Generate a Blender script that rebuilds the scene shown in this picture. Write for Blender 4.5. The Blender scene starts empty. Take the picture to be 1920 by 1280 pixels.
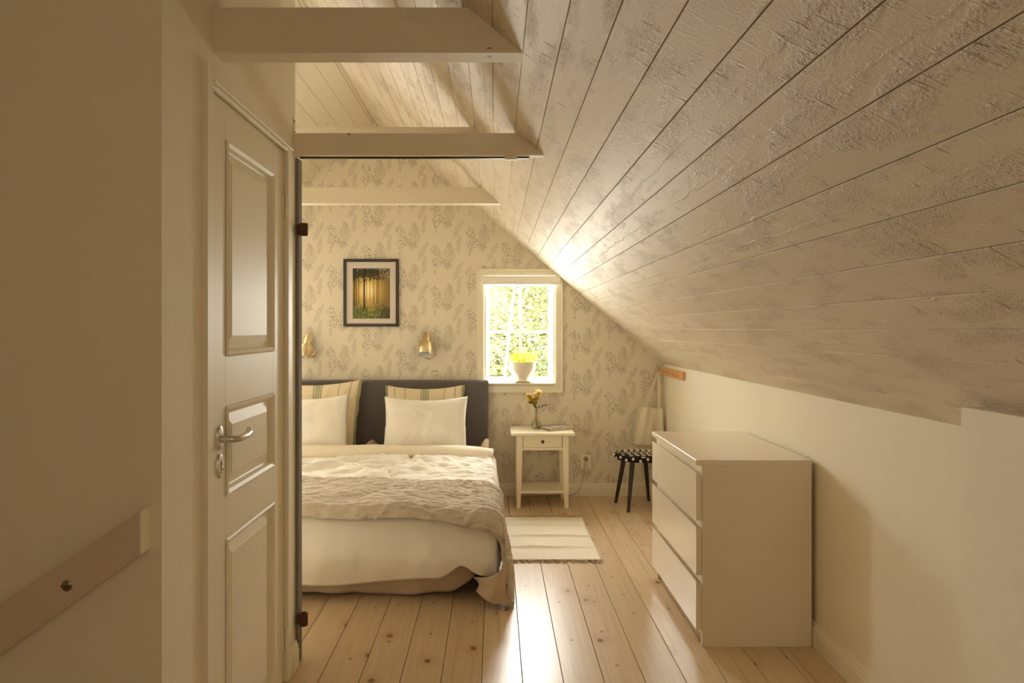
import bpy, bmesh, math, random
from mathutils import Vector, Matrix, noise as mn
R = random.Random(11)
PI = math.pi
sc = bpy.context.scene
COL = sc.collection

# ------------------------------------------------------------------ camera
F = 1280.0
CAMZ = 1.327
cd = bpy.data.cameras.new('camera'); cam = bpy.data.objects.new('camera', cd); COL.objects.link(cam)
cd.sensor_width = 36.0; cd.lens = F / 1920.0 * 36.0
cd.shift_x = (960 - 928) / 1920.0; cd.shift_y = (616 - 640) / 1920.0
cd.clip_start = 0.02
cam.location = (0, 0, CAMZ); cam.rotation_euler = (PI / 2, 0, 0)
sc.camera = cam
# ------------------------------------------------------------------ world, sun, window daylight, added landing fill, exposure
W = bpy.data.worlds.new('world'); sc.world = W; W.use_nodes = True
bg = W.node_tree.nodes['Background']; bg.inputs[0].default_value = (1.0, 0.97, 0.90, 1); bg.inputs[1].default_value = 4.5
sd = bpy.data.lights.new('sun', 'SUN'); sun = bpy.data.objects.new('sun', sd); COL.objects.link(sun)
sd.energy = 7.5; sd.angle = 0.01; sd.color = (1, .93, .78)
sun.rotation_euler = (math.radians(42), 0, math.radians(-28))
def area(name, loc, rot, sx, sy, power, col=(1, .985, .945)):
    l = bpy.data.lights.new(name, 'AREA'); l.shape = 'RECTANGLE'; l.size = sx; l.size_y = sy
    l.energy = power; l.color = col
    o = bpy.data.objects.new(name, l); COL.objects.link(o); o.location = loc; o.rotation_euler = rot
    return o
area('daylight_window_bedside', (.197, 5.68, 1.32), (-PI / 2, 0, 0), .56, .86, 19)
area('skylight_window_bedside', (.197, 6.25, 1.98), (math.radians(-58), 0, 0), 1.1, .9, 85)
area('daylight_window_far_side', (-2.35, 5.68, 1.32), (-PI / 2, 0, 0), .56, .86, 100)
area('fill_landing', (.2, -1.22, 1.75), (PI / 2, 0, 0), .9, .9, 6.0, (1, .82, .56))  # added fill from behind the camera; the rear wall has no window
sc.view_settings.view_transform = 'Standard'
sc.view_settings.look = 'None'
sc.view_settings.gamma = 1.0
sc.view_settings.use_curve_mapping = False
sc.view_settings.exposure = 0.66
sc.cycles.max_bounces = 14; sc.cycles.diffuse_bounces = 8
sc.cycles.sample_clamp_indirect = 6.0
sc.cycles.caustics_reflective = False; sc.cycles.caustics_refractive = False

# ------------------------------------------------------------------ node helper
class T:
    t = None
def _in(sock, v):
    if isinstance(v, V): T.t.links.new(v.s, sock)
    elif v is not None:
        sock.default_value = v
class V:
    def __init__(s, sock): s.s = sock
    def m(a, op, b=None, c=None):
        n = T.t.nodes.new('ShaderNodeMath'); n.operation = op
        _in(n.inputs[0], a); _in(n.inputs[1], b)
        if c is not None: _in(n.inputs[2], c)
        return V(n.outputs[0])
    def __add__(a, b): return a.m('ADD', b)
    __radd__ = __add__
    def __sub__(a, b): return a.m('SUBTRACT', b)
    def __rsub__(a, b): return fn('SUBTRACT', b, a)
    def __mul__(a, b): return a.m('MULTIPLY', b)
    __rmul__ = __mul__
    def __truediv__(a, b): return a.m('DIVIDE', b)
    def __lt__(a, b): return a.m('LESS_THAN', b)
    def __gt__(a, b): return a.m('GREATER_THAN', b)
    def __neg__(a): return a * -1.0
def fn(op, a, b=None, c=None):
    n = T.t.nodes.new('ShaderNodeMath'); n.operation = op
    _in(n.inputs[0], a); _in(n.inputs[1], b)
    if c is not None: _in(n.inputs[2], c)
    return V(n.outputs[0])
def vabs(a): return fn('ABSOLUTE', a)
def frac(a): return fn('FRACT', a)
def flr(a): return fn('FLOOR', a)
def vmin(a, b): return fn('MINIMUM', a, b)
def vmax(a, b): return fn('MAXIMUM', a, b)
def vsin(a): return fn('SINE', a)
def sqrt(a): return fn('SQRT', vmax(a, 0.0))
def sstep(a, lo, hi):
    n = T.t.nodes.new('ShaderNodeMapRange'); n.interpolation_type = 'SMOOTHSTEP'
    _in(n.inputs['Value'], a)
    if lo < hi:
        n.inputs['From Min'].default_value = lo; n.inputs['From Max'].default_value = hi
    else:
        n.inputs['From Min'].default_value = hi; n.inputs['From Max'].default_value = lo
        n.inputs['To Min'].default_value = 1; n.inputs['To Max'].default_value = 0
    return V(n.outputs[0])
def comb(x, y, z=0.0):
    n = T.t.nodes.new('ShaderNodeCombineXYZ')
    _in(n.inputs[0], x); _in(n.inputs[1], y); _in(n.inputs[2], z); return V(n.outputs[0])
def sep(v):
    n = T.t.nodes.new('ShaderNodeSeparateXYZ'); _in(n.inputs[0], v)
    return V(n.outputs[0]), V(n.outputs[1]), V(n.outputs[2])
def pos(): return sep(V(T.t.nodes.new('ShaderNodeNewGeometry').outputs['Position']))
def objco(): return sep(V(T.t.nodes.new('ShaderNodeTexCoord').outputs['Object']))
def uvco():
    a, b, c = sep(V(T.t.nodes.new('ShaderNodeTexCoord').outputs['UV'])); return a, b
def orand(): return V(T.t.nodes.new('ShaderNodeObjectInfo').outputs['Random'])
def nz(vec, scale, detail=3, rough=.55, dist=0.0):
    n = T.t.nodes.new('ShaderNodeTexNoise'); _in(n.inputs['Vector'], vec)
    n.inputs['Scale'].default_value = scale; n.inputs['Detail'].default_value = detail
    n.inputs['Roughness'].default_value = rough; n.inputs['Distortion'].default_value = dist
    return V(n.outputs[0])
def vor(vec, scale, feature='F1', rnd=1.0):
    n = T.t.nodes.new('ShaderNodeTexVoronoi'); n.voronoi_dimensions = '2D'; n.feature = feature; _in(n.inputs['Vector'], vec)
    n.inputs['Scale'].default_value = scale; n.inputs['Randomness'].default_value = rnd
    return V(n.outputs['Distance']), V(n.outputs['Color'])
def mix(f, a, b):
    n = T.t.nodes.new('ShaderNodeMix'); n.data_type = 'RGBA'; _in(n.inputs[0], f)
    for i, v in ((6, a), (7, b)):
        if isinstance(v, V): T.t.links.new(v.s, n.inputs[i])
        else: n.inputs[i].default_value = (v[0], v[1], v[2], 1)
    return V(n.outputs[2])
def bump(h, strength=.5, dist=.002):
    n = T.t.nodes.new('ShaderNodeBump'); n.inputs['Strength'].default_value = strength
    n.inputs['Distance'].default_value = dist; _in(n.inputs['Height'], h); return V(n.outputs[0])
MATS = {}
def mat(name, fnc=None, col=(.8, .8, .8), rough=.5, metal=0.0, spec=.5, **kw):
    if name in MATS: return MATS[name]
    m = bpy.data.materials.new(name); m.use_nodes = True; T.t = m.node_tree
    b = m.node_tree.nodes['Principled BSDF']
    b.inputs['Base Color'].default_value = (*col, 1); b.inputs['Roughness'].default_value = rough
    b.inputs['Metallic'].default_value = metal; b.inputs['Specular IOR Level'].default_value = spec
    for k, v in kw.items(): b.inputs[k.replace('_', ' ')].default_value = v
    if fnc:
        r = fnc()
        if 'col' in r: T.t.links.new(r['col'].s, b.inputs['Base Color'])
        if 'rough' in r: T.t.links.new(r['rough'].s, b.inputs['Roughness'])
        if 'bump' in r: T.t.links.new(r['bump'].s, b.inputs['Normal'])
    MATS[name] = m; return m

# ------------------------------------------------------------------ materials
PAINT = (.83, .755, .615)
def f_wall():
    x, y, z = pos(); v = comb(x, y, z)
    n = nz(v, 3.0, 2); n2 = nz(v, 90, 3)
    return dict(col=mix(n, (.80, .745, .615), (.85, .795, .66)), bump=bump(n2, .25, .0015))
M_wall = mat('painted_plaster', f_wall, rough=.75, spec=.25)
def f_satin():
    x, y, z = pos(); n = nz(comb(x * 30, y * 30, z * 4), 6, 3)
    return dict(bump=bump(n, .12, .001))
M_satin = mat('satin_white_paint', f_satin, col=(.82, .765, .62), rough=.45, spec=.28)
M_trim = mat('trim_paint', f_satin, col=(.83, .78, .64), rough=.45, spec=.4)
def f_beam():
    x, y, z = pos()
    n = nz(comb(x * 2.0, y * 25, z * 25), 3, 4); k, c = vor(comb(x * 1.0, z * 2.5 + y * 1.3), 3.6)
    r, g, b_ = sep(c)
    knot = sstep(k, .035, .015) * (r > .72)
    return dict(col=mix(knot * .85, mix(n, (.72, .645, .52), (.80, .725, .59)), (.16, .11, .06)), bump=bump(n, .5, .003))
M_beam = mat('painted_beam', f_beam, rough=.55, spec=.35)
def f_ceil():
    x, y, z = pos(); r = orand(); ox, oy_, oz = objco()
    al = y + r * 41.0; ac = x * 1.3 + r * 13.0; lc = ox * 1.3
    fine = nz(comb(al * 1.0, ac * 1.2), 150, 3, .65)
    patch = sstep(nz(comb(al * 1.3, ac * 4.0), 2.6, 4, .65), .47, .62)
    trans = nz(comb(al * 7.0 + ac * 3.0, ac * 1.4), 8, 3, .6)
    tr = sstep(trans, .55, .72)
    tear = sstep(nz(comb(al * 12.0 + ac * 7.0, ac * 3.0), 4.2, 2, .5), .68, .74)
    longg = nz(comb(al * .8, ac * 16), 5, 4, .6)
    wav = (nz(comb(al * 2.2, r * 9.0), 2.5, 4, .7) - .5) * .05
    ridge = sstep(vabs(lc - (r - .5) * .05 - wav + (fine - .5) * .012), .005, .0) * (r > .35) * sstep(nz(comb(al, r), 1.6, 2), .40, .55)
    k, c = vor(comb(al * .45, ac), 4.0); kr, kg, kb = sep(c)
    knot = sstep(k, .10, .03) * (kr > .62)
    h = fine * (patch * 1.1 + .32) + tr * (patch * .8 + .15) + longg * .25 + ridge * .45 - tear * .9 + knot * (vsin(k * 150.0) * .3 + .3)
    fleck = sstep(fine, .47, .38) * patch
    spk = sstep(nz(comb(al, ac), 340, 2, .6), .40, .33)
    worn = vmin(spk * .28 + fleck * .55 + tear * .7 + tr * patch * .35 + patch * .16 + sstep(fine, .42, .34) * .30, 1.0)
    base = mix(r, (.72, .635, .515), (.77, .69, .565))
    return dict(col=mix(worn, base, (.44, .335, .23)), bump=bump(h, .95, .003))
M_ceil = mat('rough_painted_boards', f_ceil, rough=.5, spec=.28)
def f_ceils():
    x, y, z = pos(); r = orand(); al = y + r * 41.0; ac = x * 1.3
    n = nz(comb(al * .8, ac * 16), 5, 4, .6); k, c = vor(comb(al * .45, ac), 4.0); kr, kg, kb = sep(c)
    kn = sstep(k, .06, .03) * (kr > .75)
    return dict(col=mix(kn * .35 + sstep(n, .6, .8) * .15, mix(r, (.74, .675, .55), (.79, .725, .595)), (.50, .40, .28)), bump=bump(n, .4, .0012))
M_ceils = mat('smooth_painted_boards', f_ceils, rough=.5, spec=.3)
M_ceilback = mat('board_backing', col=(.55, .47, .35), rough=.9, spec=.1)
def f_floor():
    x, y, z = pos(); r = orand()
    oy = y + r * 57.0; ox = x + r * 3.0
    k, c = vor(comb(ox, oy * .75), 4.6); kr, kg, kb = sep(c)
    has = kr > .62
    k2, c2 = vor(comb(ox * 1.05 + 7.3, oy * .8), 8.0); kr2, kg2, kb2 = sep(c2)
    has2 = kr2 > .74
    kw = sstep(k, .32, 0.0) * has * .02
    g = nz(comb((ox + kw) * 30, oy * .7), 1.3, 4, .6, .5)
    ring = vsin((nz(comb(ox * 5.0 + kw * 20, oy * .28), 1.5, 1) * 16.0 + ox * 8.0) * 6.28) * .5 + .5
    big = nz(comb(ox * 2, oy * .3), 2, 2)
    base = mix(r, (.60, .455, .29), (.70, .55, .365))
    base = mix(sstep(g, .45, .75) * .5 + ring * .22, base, (.47, .315, .18))
    base = mix(sstep(big, .5, .8) * .35, base, (.66, .42, .24))
    halo = sstep(k, .30, .05) * has
    base = mix(halo * .45, base, (.46, .27, .12))
    kn = sstep(k - (kg * .035 + .028), .022, -.006) * has
    kn2 = sstep(k2 - .05, .03, 0.0) * has2
    base = mix(vmin(kn + kn2 * .8, 1.0) * .9, base, mix(sstep(k, .012, .04), (.12, .065, .03), (.20, .11, .05)))
    return dict(col=base, rough=g * .12 + .25, bump=bump(g, .12, .001))
M_floor = mat('pine_boards', f_floor, rough=.3, spec=.5)
M_floorback = mat('subfloor', col=(.10, .065, .035), rough=.9, spec=.1)

def leafy(u, v, rot, H, L, p, slope, seed=0.0, fat=.42, taper=.5):
    """mask of one printed sprig whose stem rises from (0,0)"""
    c, s = math.cos(rot), math.sin(rot)
    U = u * c - v * s; Vv = u * s + v * c
    U = U + vsin(Vv * 22.0 + seed) * .004
    a = vabs(U)
    side = (U > 0.0) * .5
    vs = Vv - a * slope
    q = vs / p + side + seed
    f = frac(q)
    jit = frac(vsin(flr(q) * 7.31 + side * 5.0) * 13.7)
    env = vmin(vmax((1.0 - vs / H) / taper, 0.0), 1.0)
    Ln = (sqrt(env) * L + .003) * (jit * .5 + .62)
    r = a / Ln
    th = sqrt(r * (1.0 - r)) * fat
    leaf = (vabs(f - .5) < th) * (vs > 0.0) * (vs < H) * (r < 1.0)
    stem = (a < .0010) * (Vv > -.01) * (Vv < H)
    return vmax(leaf, stem * .7)
def f_paper():
    x, y, z = pos()
    w, h = .277, .328
    xs = x + .138 + .277 * 8 + PSX
    i = flr(xs / w); u = xs - i * w - w / 2
    od = frac(i * .5) * 2.0
    jit = frac(vsin(i * 12.9) * 43.7) * .05
    def cell(ph): return frac((z + od * h * .5 + jit + ph + PSZ + 10 * h) / h) * h
    wob = (nz(comb(x, z), 26, 2) - .5) * .012
    u2 = u + wob
    v1 = cell(0.0)
    fern = leafy(u2 - .012, v1 - .03, .03, .205, .046, .0235, 1.05, 0.0, .31, .9)
    bush = leafy(u2 - .012, v1 - .016, .0, .058, .046, .0098, .62, .3, .36)
    v2 = cell(.115)
    sp = leafy(u2 - .058, v2 - .05, .45, .16, .024, .022, 1.1, .4, .33)
    v3 = cell(.24)
    sp2 = leafy(u2 - .100, v3 - .06, .04, .14, .020, .021, 1.3, 1.1, .34)
    v4 = cell(.02)
    sp3 = leafy(u2 - .072, v4 - .12, -.35, .13, .022, .022, 1.2, 2.1, .33)
    vb = cell(.05)
    d, c = vor(comb(x, z), 92.0); rr, gg, bb = sep(c)
    cen = u2 + .078
    prof = vsin(vmin(vmax((vb - .03) / .265, 0.0), 1.0) * 3.14159)
    wid = prof * .042 + (vsin(vb * 62.0) * .010)
    inside = (vabs(cen + vsin(vb * 31.0) * .012) < wid) * (vb > .03) * (vb < .295)
    dot = (d < (rr * .16 + .20)) * inside * (gg < .88)
    lf = vmin(fern + bush * .9 + sp * .85 + sp2 * .85 + sp3 * .75, 1.0)
    n = nz(comb(x, z), 30, 2)
    base = mix(nz(comb(x, z), 2.0, 2), (.77, .705, .59), (.80, .735, .62))
    base = mix(lf * (n * .4 + .50), base, (.225, .20, .13))
    base = mix(dot * .82, base, (.15, .13, .085))
    return dict(col=base)
PSX, PSZ = .111, 0.0
M_paper = mat('botanical_wallpaper', f_paper, rough=.8, spec=.2)

def cloth(name, col, col2=None, scale=900, b=.25, rough=.85, crinkle=0.0, sheen=.2):
    def f():
        x, y, z = pos(); v = comb(x, y, z)
        wv = vsin(x * scale) * vsin((y + z) * scale)
        n = nz(v, 9, 4)
        h = wv * (0.0 if crinkle else .25) + nz(v, 60, 3) * .6
        if crinkle:
            h = h + nz(comb(x * 1.0, y * 2.6, z * 2.6), 26, 4, .6, 1.2) * crinkle
        return dict(col=mix(n, col, col2 or tuple(c * .93 for c in col)), bump=bump(h, b, .004 if crinkle else .0015))
    return mat(name, f, rough=rough, spec=.2, Sheen_Weight=sheen)
M_white = cloth('white_cotton', (.88, .85, .78))
M_duvet = cloth('cream_cotton', (.88, .84, .76))
M_fold = cloth('cream_sateen', (.84, .765, .63))
M_linen = cloth('beige_linen', (.58, .455, .33), (.52, .40, .285))
M_valance = cloth('valance_linen', (.64, .51, .375), (.58, .455, .33))
M_quilt = cloth('crinkled_quilt', (.66, .575, .47), (.58, .50, .40), b=.9, crinkle=2.4)
def f_head():
    x, y, z = pos(); v = comb(x, y, z)
    n = nz(v, 420, 2); wv = vsin(x * 1500.0) * vsin(z * 1500.0)
    return dict(col=mix(sstep(n, .35, .65), (.105, .092, .090), (.175, .155, .15)), bump=bump(wv + n, .3, .001))
M_head = mat('charcoal_upholstery', f_head, rough=.9, spec=.2, Sheen_Weight=.3)
def f_stripe():
    u, v = uvco()
    a = vabs(u - .5)
    def line(c, w): return vabs(u - c) < w
    m = (a < .055) * .85 - (vabs(a - .034) < .008) * .45 - (a < .010) * .25
    th = line(.24, .006) + line(.76, .006) + line(.10, .006) + line(.90, .006)
    col = mix(m, (.74, .64, .46), (.27, .29, .18)); col = mix(vmin(th, 1.0) * .8, col, (.33, .28, .20))
    x, y, z = pos()
    return dict(col=col, bump=bump(nz(comb(x, y, z), 50, 3), .3, .002))
M_stripe = mat('striped_linen', f_stripe, rough=.85, spec=.15)
M_olive = mat('olive_braid', col=(.30, .29, .16), rough=.8, spec=.2)
def f_lac():
    x, y, z = pos(); return dict(bump=bump(nz(comb(x, y, z), 14, 2), .05, .002))
M_lac = mat('white_lacquer', f_lac, col=(.80, .725, .59), rough=.22, spec=.5, Coat_Weight=.3, Coat_Roughness=.08)
M_lacside = mat('white_foil', f_lac, col=(.80, .72, .585), rough=.42, spec=.4)
M_cream = mat('cream_painted_wood', f_satin, col=(.86, .79, .62), rough=.42, spec=.45)
M_black = mat('black_painted_wood', f_satin, col=(.022, .018, .015), rough=.35, spec=.5)
def f_frame():
    x, y, z = pos(); n = nz(comb(x * 20, y * 20, z * 20), 6, 3)
    return dict(col=mix(n, (.022, .016, .012), (.05, .035, .026)))
M_frame = mat('dark_wood_frame', f_frame, rough=.4)
M_mat = mat('picture_mat', col=(.70, .65, .60), rough=.9, spec=.1)
def f_print():
    u, v = uvco()
    dx = u - .40; dy = v - .56
    d = sqrt(dx * dx + dy * dy * 1.8)
    ang = fn('ARCTAN2', dy, dx)
    ray = nz(comb(ang * 5.0, 3.0), 3.0, 2)
    glow = sstep(d + (.5 - ray) * .25, .62, .02)
    col = mix(glow, (.24, .17, .05), (.90, .60, .17)); col = mix(sstep(d, .30, .02), col, (.98, .86, .45))
    col = mix(sstep(ray, .55, .7) * sstep(d, .7, .1) * .5, col, (.95, .62, .22))
    leaf = nz(comb(u * 1.0, v * 1.35), 9, 4, .65)
    can = sstep(leaf + (v - .78) * 1.3 - vmax(u - .55, 0.0) * .35, .46, .56)
    col = mix(can * .92, col, mix(sstep(leaf, .5, .7), (.022, .026, .012), (.10, .10, .045)))
    col = mix(sstep(v - .80 + vmax(u - .6, 0.0) * .5 + leaf * .3, .30, .36) * sstep(nz(comb(u, v), 26, 2), .5, .56) * .8, col, (.42, .40, .32))
    gr = sstep(v + leaf * .22, .40, .27)
    gcol = mix(sstep(nz(comb(u, v), 20, 4), .4, .65), (.07, .09, .02), (.25, .29, .08))
    gcol = mix(sstep(vabs(u - .5), .16, .0) * sstep(v, 0.0, .3) * .7, gcol, (.55, .36, .06))
    gcol = mix(sstep(u, .6, .95) * .8, gcol, (.055, .035, .014))
    col = mix(gr, col, gcol)
    tr = None
    for cx, w, lo in ((.04, .016, .24), (.09, .012, .26), (.31, .024, .2), (.37, .006, .3), (.56, .008, .28), (.65, .009, .3), (.685, .007, .28), (.16, .008, .3), (.46, .005, .33)):
        q = (vabs(u - cx - vsin(v * 9.0 + cx * 40) * .004) < w) * (v > lo)
        tr = q if tr is None else vmax(tr, q)
    col = mix(tr * .93, col, (.025, .016, .008))
    return dict(col=col)
M_print = mat('forest_print', f_print, rough=.35, spec=.3)
def f_brass():
    x, y, z = pos(); n = nz(comb(x * 4, y * 4, z * 120), 6, 2)
    return dict(rough=n * .2 + .2)
M_brass = mat('brushed_brass', f_brass, col=(.80, .66, .40), rough=.3, metal=1.0)
M_chrome = mat('brushed_steel', f_brass, col=(.62, .58, .52), rough=.25, metal=1.0)
M_lampin = mat('white_enamel', f_lac, col=(.80, .84, .86), rough=.35)
M_bulb = mat('frosted_bulb', col=(.62, .55, .42), rough=.3)
def f_rust():
    x, y, z = pos(); n = nz(comb(x, y, z), 120, 4)
    return dict(col=mix(n, (.055, .028, .016), (.13, .055, .022)), bump=bump(n, .6, .002))
M_rust = mat('rusty_iron', f_rust, rough=.75, spec=.3)
def f_grey():
    x, y, z = pos(); n = nz(comb(x * 40, y * 40, z * 3), 2, 4)
    return dict(col=mix(n, (.15, .135, .115), (.31, .28, .235)), bump=bump(n, .6, .003))
M_grey = mat('weathered_grey_wood', f_grey, rough=.8, spec=.2)
def f_pinew():
    x, y, z = pos(); n = nz(comb(x * 30, y * 2, z * 30), 3, 3)
    return dict(col=mix(n, (.62, .33, .12), (.74, .45, .19)))
M_peg = mat('varnished_pine', f_pinew, rough=.4)
M_blackm = mat('black_metal', col=(.02, .018, .016), rough=.4, metal=.6)
M_plast = mat('ivory_plastic', col=(.87, .83, .70), rough=.35)
M_dark = mat('dark_hollow', col=(.05, .04, .03), rough=.8)
M_pot = mat('glazed_ceramic', f_lac, col=(.80, .755, .66), rough=.2, Coat_Weight=.4)
M_terra = mat('terracotta', f_rust and None, col=(.62, .38, .20), rough=.8)
M_soil = mat('soil', col=(.06, .04, .025), rough=.95)
def leafmat(name, a, b, tl=.45, sc=40, sc2=None):
    m = bpy.data.materials.new(name); m.use_nodes = True; T.t = m.node_tree; t = T.t
    x, y, z = pos(); n = nz(comb(x, y, z), sc, 3)
    c = mix(sstep(n, .3, .7), a, b)
    p = t.nodes['Principled BSDF']; p.inputs['Roughness'].default_value = .55; p.inputs['Specular IOR Level'].default_value = .3
    tr = t.nodes.new('ShaderNodeBsdfTranslucent'); mx = t.nodes.new('ShaderNodeMixShader'); mx.inputs[0].default_value = tl
    t.links.new(c.s, p.inputs['Base Color']); t.links.new(c.s, tr.inputs[0])
    t.links.new(p.outputs[0], mx.inputs[1]); t.links.new(tr.outputs[0], mx.inputs[2]); t.links.new(mx.outputs[0], t.nodes['Material Output'].inputs[0])
    return m
M_leafy = leafmat('yellow_green_leaf', (.55, .58, .06), (.80, .74, .08))
M_yel = leafmat('yellow_petal', (.95, .76, .05), (1.0, .90, .14))
M_pale = leafmat('pale_petal', (.92, .84, .55), (.95, .90, .74))
M_pur = leafmat('purple_petal', (.42, .14, .42), (.60, .28, .58))
M_stem = leafmat('green_stem', (.13, .17, .04), (.22, .25, .07))
M_rug = None
def f_rug():
    x, y, z = pos()
    w = vsin(y * 900.0); n = nz(comb(x * 8, y * 60), 3, 3)
    return dict(col=mix(n, (.86, .79, .66), (.80, .725, .585)), bump=bump(w + n, .35, .0015))
M_rug = mat('woven_cotton_rug', f_rug, rough=.9, spec=.1)
M_fringe = mat('beige_fringe', col=(.55, .42, .28), rough=.9, spec=.1)
def f_tote():
    x, y, z = pos(); v = comb(x, y, z); return dict(col=mix(nz(v, 12, 3), (.82, .755, .60), (.74, .67, .52)), bump=bump(nz(v, 300, 2), .3, .001))
M_tote = mat('canvas', f_tote, rough=.9, spec=.15)
def f_woven():
    u, v = uvco()
    row = flr(v * 9.0); fu = frac(u * 6.0 + row * 0.0); fv = frac(v * 9.0)
    dash = (vabs(fu - .5) < .36) * (vabs(fv - .5) < .27)
    x, y, z = pos(); n = nz(comb(x, y, z), 90, 2)
    return dict(col=mix(dash * (n > .33), (.025, .02, .018), (.72, .66, .57)), bump=bump(fv + dash, .5, .003))
M_woven = mat('woven_black_white', f_woven, rough=.9, spec=.1)
M_blackcloth = mat('black_yarn', col=(.022, .018, .016), rough=.95, spec=.1)
M_whiteyarn = mat('white_yarn', col=(.70, .63, .53), rough=.95, spec=.1)
def f_cover():
    u, v = uvco()
    def disc(cx, cy, rx, ry):
        a = (u - cx) / rx; b = (v - cy) / ry; return sqrt(a * a + b * b)
    d1 = disc(.30, .5, .17, .27); d2 = disc(.72, .52, .17, .27)
    d = vmin(d1, d2)
    col = mix(sstep(nz(comb(u, v), 5, 2), .4, .6), (.60, .54, .46), (.34, .30, .28))
    col = mix(d < 1.0, col, (.80, .80, .84)); col = mix((d < .78) * (nz(comb(u, v), 16, 2) > .48), col, (.22, .22, .34))
    col = mix(v > .88, col, (.10, .09, .09))
    col = mix((v < .1) * (u > .1) * (u < .5), col, (.12, .11, .11))
    return dict(col=col)
M_cover = mat('printed_cover', f_cover, rough=.3, spec=.5)
M_page = mat('paper_pages', col=(.72, .64, .52), rough=.9, spec=.1)
def glassmat(name, tint, refl=.06):
    m = bpy.data.materials.new(name); m.use_nodes = True; t = m.node_tree; t.nodes.clear()
    o = t.nodes.new('ShaderNodeOutputMaterial'); mx = t.nodes.new('ShaderNodeMixShader')
    tr = t.nodes.new('ShaderNodeBsdfTransparent'); tr.inputs[0].default_value = (*tint, 1)
    gl = t.nodes.new('ShaderNodeBsdfGlossy'); gl.inputs['Roughness'].default_value = .02
    lw = t.nodes.new('ShaderNodeLayerWeight'); lw.inputs[0].default_value = .35
    mt = t.nodes.new('ShaderNodeMath'); mt.operation = 'MULTIPLY_ADD'; mt.inputs[1].default_value = .5; mt.inputs[2].default_value = refl
    t.links.new(lw.outputs['Facing'], mt.inputs[0]); t.links.new(mt.outputs[0], mx.inputs[0])
    t.links.new(tr.outputs[0], mx.inputs[1]); t.links.new(gl.outputs[0], mx.inputs[2]); t.links.new(mx.outputs[0], o.inputs[0])
    return m
M_glass = glassmat('window_glass', (.97, .98, .97), .03)
M_vase = glassmat('bottle_glass', (.92, .92, .84), .10)
M_water = glassmat('water', (.94, .93, .80), .04)
M_treeleaf = leafmat('tree_foliage', (.34, .36, .18), (.62, .60, .36), .5, 2.5)
M_treeleaf2 = leafmat('dark_foliage', (.22, .28, .15), (.46, .48, .28), .5, 2.5)
def f_birch():
    x, y, z = pos(); n = nz(comb(x * 2, y * 2, z * 14), 4, 2)
    return dict(col=mix(sstep(n, .58, .64), (.70, .68, .66), (.10, .09, .08)))
M_birch = mat('birch_bark', f_birch, rough=.8, spec=.2)
M_bark = mat('brown_bark', col=(.16, .11, .07), rough=.9, spec=.1)
M_lawn = mat('lawn_grass', lambda: dict(col=mix(nz(comb(*pos()), 3, 4), (.17, .20, .05), (.32, .33, .10))), rough=.9, spec=.1)

# ------------------------------------------------------------------ mesh helpers
WL = {}
def empty(name, loc):
    o = bpy.data.objects.new(name, None); COL.objects.link(o); o.location = loc; o.empty_display_size = .05
    WL[o.name] = Vector(loc); return o
def tag(o, label=None, cat=None, group=None, kind=None):
    if label: o['label'] = label
    if cat: o['category'] = cat
    if group: o['group'] = group
    if kind: o['kind'] = kind
    return o
def thing(name, label, cat, loc, group=None):
    return tag(empty(name, loc), label, cat, group)
def link(name, me, m, parent=None, smooth=None, center=None):
    """me in world coordinates; the object gets its own origin"""
    if m is not None and len(me.materials) == 0: me.materials.append(m)
    vs = me.vertices; n = len(vs)
    if center is None:
        lo = [min(v.co[i] for v in vs) for i in range(3)]; hi = [max(v.co[i] for v in vs) for i in range(3)]
        center = Vector([(lo[i] + hi[i]) / 2 for i in range(3)])
    me.transform(Matrix.Translation(-Vector(center)))
    if smooth is not None:
        for p in me.polygons: p.use_smooth = True
        if smooth < 179: me.set_sharp_from_angle(angle=math.radians(smooth))
    me.update()
    o = bpy.data.objects.new(name, me); COL.objects.link(o)
    base = WL[parent.name] if parent else Vector((0, 0, 0))
    if parent: o.parent = parent
    o.location = Vector(center) - base
    WL[o.name] = Vector(center)
    return o
def me_from(name, vs, fs, uvs=None):
    me = bpy.data.meshes.new(name); me.from_pydata([tuple(v) for v in vs], [], fs)
    if uvs:
        l = me.uv_layers.new(name='UVMap')
        for lp in me.loops: l.data[lp.index].uv = uvs[lp.vertex_index]
    me.validate(); me.update(); return me
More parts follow.
